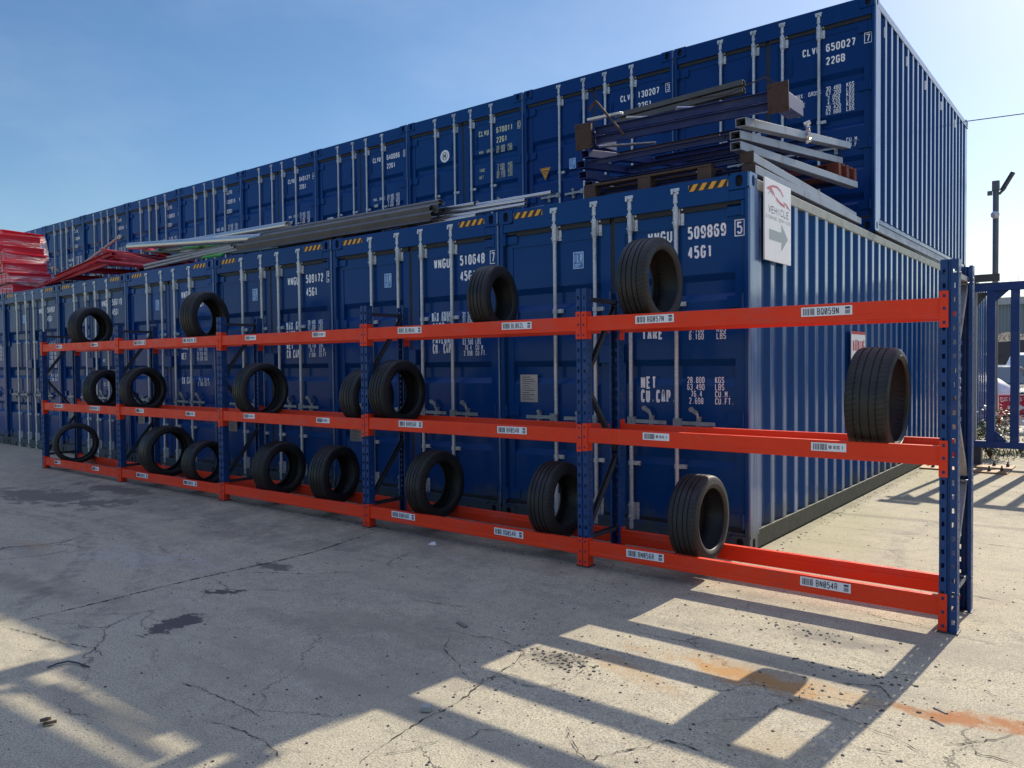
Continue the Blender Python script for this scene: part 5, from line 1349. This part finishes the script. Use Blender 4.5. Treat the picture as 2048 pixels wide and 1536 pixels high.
bag = MB(); rb = random.Random(4); prof = [(0.02, .30), (.1, .42), (.35, .47), (.6, .44), (.8, .33), (.95, .12), (1.0, .02)]
bag.lathe(prof, 18, Matrix.Translation((-.32, 15.8, 0)), 0, False, True)
bag.v = [(x+rb.uniform(-.03, .03), y+rb.uniform(-.03, .03), z) for x, y, z in bag.v]
tag(bag.build("bulk_bag", BAGW), "white woven bag slumped behind the gate bars", "bag")

def car(loc, rz, body, lab, h=1.5):
    C = empty("parked_car", loc, rz); tag(C, lab, "car", "cars parked beyond the gate")
    L, w = 4.3, 1.78; s = h/1.5
    prof = [(0, .28), (0, .62*s), (.12, .74*s), (1.05, .92*s), (1.15, .93*s), (1.75, 1.44*s), (2.1, 1.5*s), (3.3, 1.48*s), (3.95, 1.02*s), (4.25, .95*s), (4.3, .5), (4.28, .28)]
    m = MB(); n = len(prof)
    def ring(k, ins): return [(x_, y, z) for (y, z) in prof for x_ in ((k*(w/2-(.16 if z > 1.0*s else ins))),)]
    a = ring(-1, .0); b = ring(1, .0)
    m.add(a+b, [(i, (i+1) % n, n+(i+1) % n, n+i) for i in range(n)] + [tuple(range(n)), tuple(range(n, 2*n))])
    m.build("body", body, C, bevel=.05)
    m = MB(); e = .012
    m.quad((-w/2+.22, 1.19, .955*s+e), (w/2-.22, 1.19, .955*s+e), (w/2-.28, 1.70, 1.40*s+e+.01), (-w/2+.28, 1.70, 1.40*s+e+.01)); m.build("windscreen", GLASS, C)
    for sx in (-1, 1):
        m = MB(); x = sx*(w/2-.148); m.quad((x, 1.55, 1.02*s), (x, 3.6, 1.04*s), (x, 3.2, 1.38*s), (x, 1.9, 1.38*s)); m.build("side_window", GLASS, C)
        m = MB(); m.box(min(sx*.5, sx*.8), max(sx*.5, sx*.8), -.012, .03, .60*s, .72*s); m.build("headlight", simple("lamp_glass", (.5, .52, .55), .1), C)
        m = MB(); m.lathe([(0, .0001), (0, .07), (.06, .08), (.08, .0001)], 12, Matrix.Translation((sx*(w/2+.1), 1.45, .98*s)) @ Matrix.Rotation(R(90), 4, 'X')); m.build("wing_mirror", CARK, C)
        for y in (.85, 3.45):
            m = MB(); m.lathe([(-.1, .2), (-.1, .3), (-.07, .32), (.07, .32), (.1, .3), (.1, .2)], 24, Matrix.Translation((sx*(w/2-.09), y, .32)) @ Matrix.Rotation(R(90), 4, 'Y')); m.build("wheel", GASKET, C)
    m = MB(); m.box(-.5, .5, -.014, .02, .36*s, .56*s); m.build("grille", GASKET, C)
car((.15, 19.5, 0), .0, CARW, "white car facing the gate, its windscreen framed by two bars", 1.62)
car((-.1, 16.6, 0), .35, CARK, "black car in front of the white one, mostly hidden by the gate", 1.28)
bd = empty("industrial_shed", (-20, 46, 0)); tag(bd, "low grey-green clad shed beyond the yard, seen between the gate bars", "building")
m = MB(); prof = []
for k in range(260):
    x = k*.16; prof += [(x, 0), (x+.06, 0), (x+.08, .04), (x+.14, .04)]
n = len(prof); m.add([(x, y, z) for z in (0, 4.5) for x, y in prof], [(i, i+1, n+i+1, n+i) for i in range(n-1)]); m.build("wall", CLAD, bd)
m = MB(); m.box(-.2, 41.8, -.15, .3, 4.45, 4.85); m.box(-.2, 41.8, .3, 16, 4.5, 4.7); m.build("roof_edge", simple("pale_trim", (.40, .41, .40), .6), bd)
m = MB(); m.tube([(19.3, -.12, 1.2), (19.3, -.12, 4.1)], .09, 10); m.build("downpipe", BRACE, bd)
m = MB(); 
for k in range(9): m.box(19.95, 21.3, -.06, -.01, 1.9+k*.24, 2.05+k*.24)
m.build("louvre", BRACE, bd)
m = MB(); rk = random.Random(8); nx_, ny_ = 40, 5
for j, (y, z) in enumerate([(27, 0), (27.6, 1.1), (28.3, 2.0), (29.5, 2.35), (31, 2.2)]):
    for i in range(nx_): m.v.append((-16+i*.8, y+rk.uniform(-.2, .2), max(0, z+rk.uniform(-.15, .15)) if j else -.05))
for j in range(4):
    for i in range(nx_-1): m.f.append([j*nx_+i, j*nx_+i+1, (j+1)*nx_+i+1, (j+1)*nx_+i]); m.m.append(0); m.s.append(False)
struct(m.build("earth_bank", simple("dark_spoil", (.055, .047, .04), .95, 0, .5, 2, .6, 6)))
m = MB()
for k in range(420):
    x = rk.uniform(-8, 6); y = rk.uniform(28.2, 30); p = Vector((x, y, 2.2)); d = Vector((rk.uniform(-.35, .35), rk.uniform(-.3, .3), rk.uniform(.1, .35))); m.tube([p, p+d], .012, 3, rs=[.014, .005])
struct(m.build("dry_brush", simple("pale_dry_stem", (.3, .27, .22), .9, 0, .3, 3)), 'stuff')

def leafy(name, c, rad, n, sz, mats, lab, cat, seed, flowers=0):
    r_ = random.Random(seed); E = empty(name, c); tag(E, lab, cat)
    st = MB()
    tips = []
    for k in range(16):
        a = r_.uniform(0, 6.28); q = r_.uniform(.3, 1.0); tip = Vector((math.cos(a)*rad[0]*q, math.sin(a)*rad[1]*q, rad[2]*r_.uniform(.4, 1)))
        st.tube([(0, 0, 0), tip*.5+Vector((0, 0, .08)), tip], .006, 5, rs=[.008, .006, .002]); tips.append(tip)
    st.build("stem", TWIG, E)
    lf = MB()
    for k in range(n):
        t0 = r_.choice(tips)*r_.uniform(.35, 1.05); p = t0+Vector((r_.gauss(0, .07), r_.gauss(0, .07), r_.gauss(0, .06))); p.z = max(.01, p.z)
        u = Vector((r_.uniform(-1, 1), r_.uniform(-1, 1), r_.uniform(-.6, .8))).normalized(); w_ = u.cross(Vector((r_.uniform(-1, 1), r_.uniform(-1, 1), 1))).normalized()
        s = sz*r_.uniform(.6, 1.3); fl = 1 if r_.random() < flowers else 0
        lf.add([p, p+u*s*.5+w_*s*.3, p+u*s, p+u*s*.5-w_*s*.3], [(0, 1, 2, 3)], fl)
    lf.build("foliage", mats, E)
leafy("bramble_shrub", (.62, 7.6, 0), (.32, .35, .75), 900, .055, [LEAF, PETAL], "green bramble growing at the foot of the gate post", "shrub", 1, .12)
leafy("bramble_shrub", (.9, 8.6, 0), (.45, .3, .8), 500, .05, [LEAF, PETAL], "taller bramble sprays in front of the red barrier sign", "shrub", 2, .3)
m = MB(); rw_ = random.Random(6)
for k in range(1500):
    x = rw_.uniform(.5, 4.5); y = rw_.gauss(8.3, .35); z = 0; h = rw_.uniform(.03, .16); a = rw_.uniform(0, 6.28)
    m.add([(x, y, z), (x+.012*math.cos(a), y+.012*math.sin(a), z), (x+rw_.uniform(-.06, .06), y+rw_.uniform(-.06, .06), h)], [(0, 1, 2)])
struct(m.build("weeds", simple("weed_green", (.10, .13, .04), .7, 0, .5, 3)), 'stuff')

# ------------------------------------------------------------------ loose bits on the yard
m = MB(); rg_ = random.Random(21)
def pebble(x, y, s):
    z = gz(y); vs = []; k = 6
    for j, (rz_, hz_) in enumerate(((1, -.1), (.85, .45))):
        for i in range(k):
            a = 2*math.pi*i/k+.3*j; q = s*rz_*rg_.uniform(.6, 1.1); vs.append((x+q*math.cos(a), y+q*.8*math.sin(a), z+s*hz_*rg_.uniform(.7, 1)))
    m.add(vs, [tuple(range(k, 2*k))] + [(i, (i+1) % k, k+(i+1) % k, k+i) for i in range(k)])
for k in range(1500):
    a = rg_.random()
    if a < .45: x, y = rg_.uniform(-.6, 2.6), rg_.uniform(-4.6, -1.2)
    elif a < .75: x, y = rg_.uniform(-6, .5), rg_.uniform(-4.6, -1.2)
    else: x, y = rg_.uniform(.1, 3), rg_.uniform(-1, 5.5)
    pebble(x, y, rg_.choice((.003, .004, .005, .006, .009)))
for (cx, cy, sx_, sy_, n) in ((.05, -2.6, .13, .06, 150), (.95, -1.45, .18, .06, 50), (1.3, -1.85, .15, .05, 40), (1.25, -2.2, .2, .08, 30), (.1, 2.6, .04, 2.5, 120), (-5.0, -.06, 3.2, .03, 260), (-4.0, -1.0, 3.0, .05, 140)):
    for k in range(n): pebble(rg_.gauss(cx, sx_), rg_.gauss(cy, sy_), rg_.choice((.004, .006, .008, .011)))
struct(m.build("gravel", STONE), 'stuff')
m = MB(); m.box(-.05, .05, -.012, .012, .001, .012, 0, Matrix.Translation((-.70, -2.49, gz(-2.49))) @ Matrix.Rotation(-.35, 4, 'Z')); tag(m.build("wood_offcut", simple("grey_wood", (.19, .175, .15), .8), bevel=.002), "thin grey wood offcut lying on the shaded concrete", "wood scrap")
m = MB(); m.tube([(-1.862, -4.218, .008), (-1.87, -4.17, .01), (-1.855, -4.125, .012), (-1.80, -4.105, .01), (-1.711, -4.088, .006)], .004, 6); tag(m.build("bent_wire", BRACE), "bent dark wire on the concrete near the sunlit corner patch", "wire")
m = MB(); m.bar((-1.245, -4.45, .012), (-1.20, -4.49, .03), .02, .012); m.bar((-1.21, -4.485, .01), (-1.19, -4.44, .012), .015, .008); tag(m.build("twisted_offcut", TWIG), "curled brown scrap standing in the lower left light patches", "scrap")
m = MB(); m.bar((1.635, -2.125, .006), (1.69, -2.16, .008), .012, .006); tag(m.build("metal_shard", BRACE), "dark sliver of metal lying beside the orange rust stain", "scrap")
m = MB(); m.box(-.022, .022, -.018, .018, .001, .028, 0, Matrix.Translation((-.055, -3.43, 0)) @ Matrix.Rotation(.5, 4, 'Z')); tag(m.build("concrete_chip", simple("pale_concrete", (.33, .32, .29), .9, 0, .2, 30, .4), bevel=.005), "pale square chip of concrete sitting on the long crack", "rubble")
m = MB(); m.box(-.03, .03, -.012, .012, .001, .008, 0, Matrix.Translation((-2.2, -1.19, gz(-1.19))) @ Matrix.Rotation(.4, 4, 'Z')); m.box(-.01, .025, .0, .02, .008, .02, 0, Matrix.Translation((-2.2, -1.19, gz(-1.19))) @ Matrix.Rotation(.9, 4, 'Z')); tag(m.build("paper_scrap", LABEL_W), "small pale scrap of litter on the concrete in front of the rack", "litter")
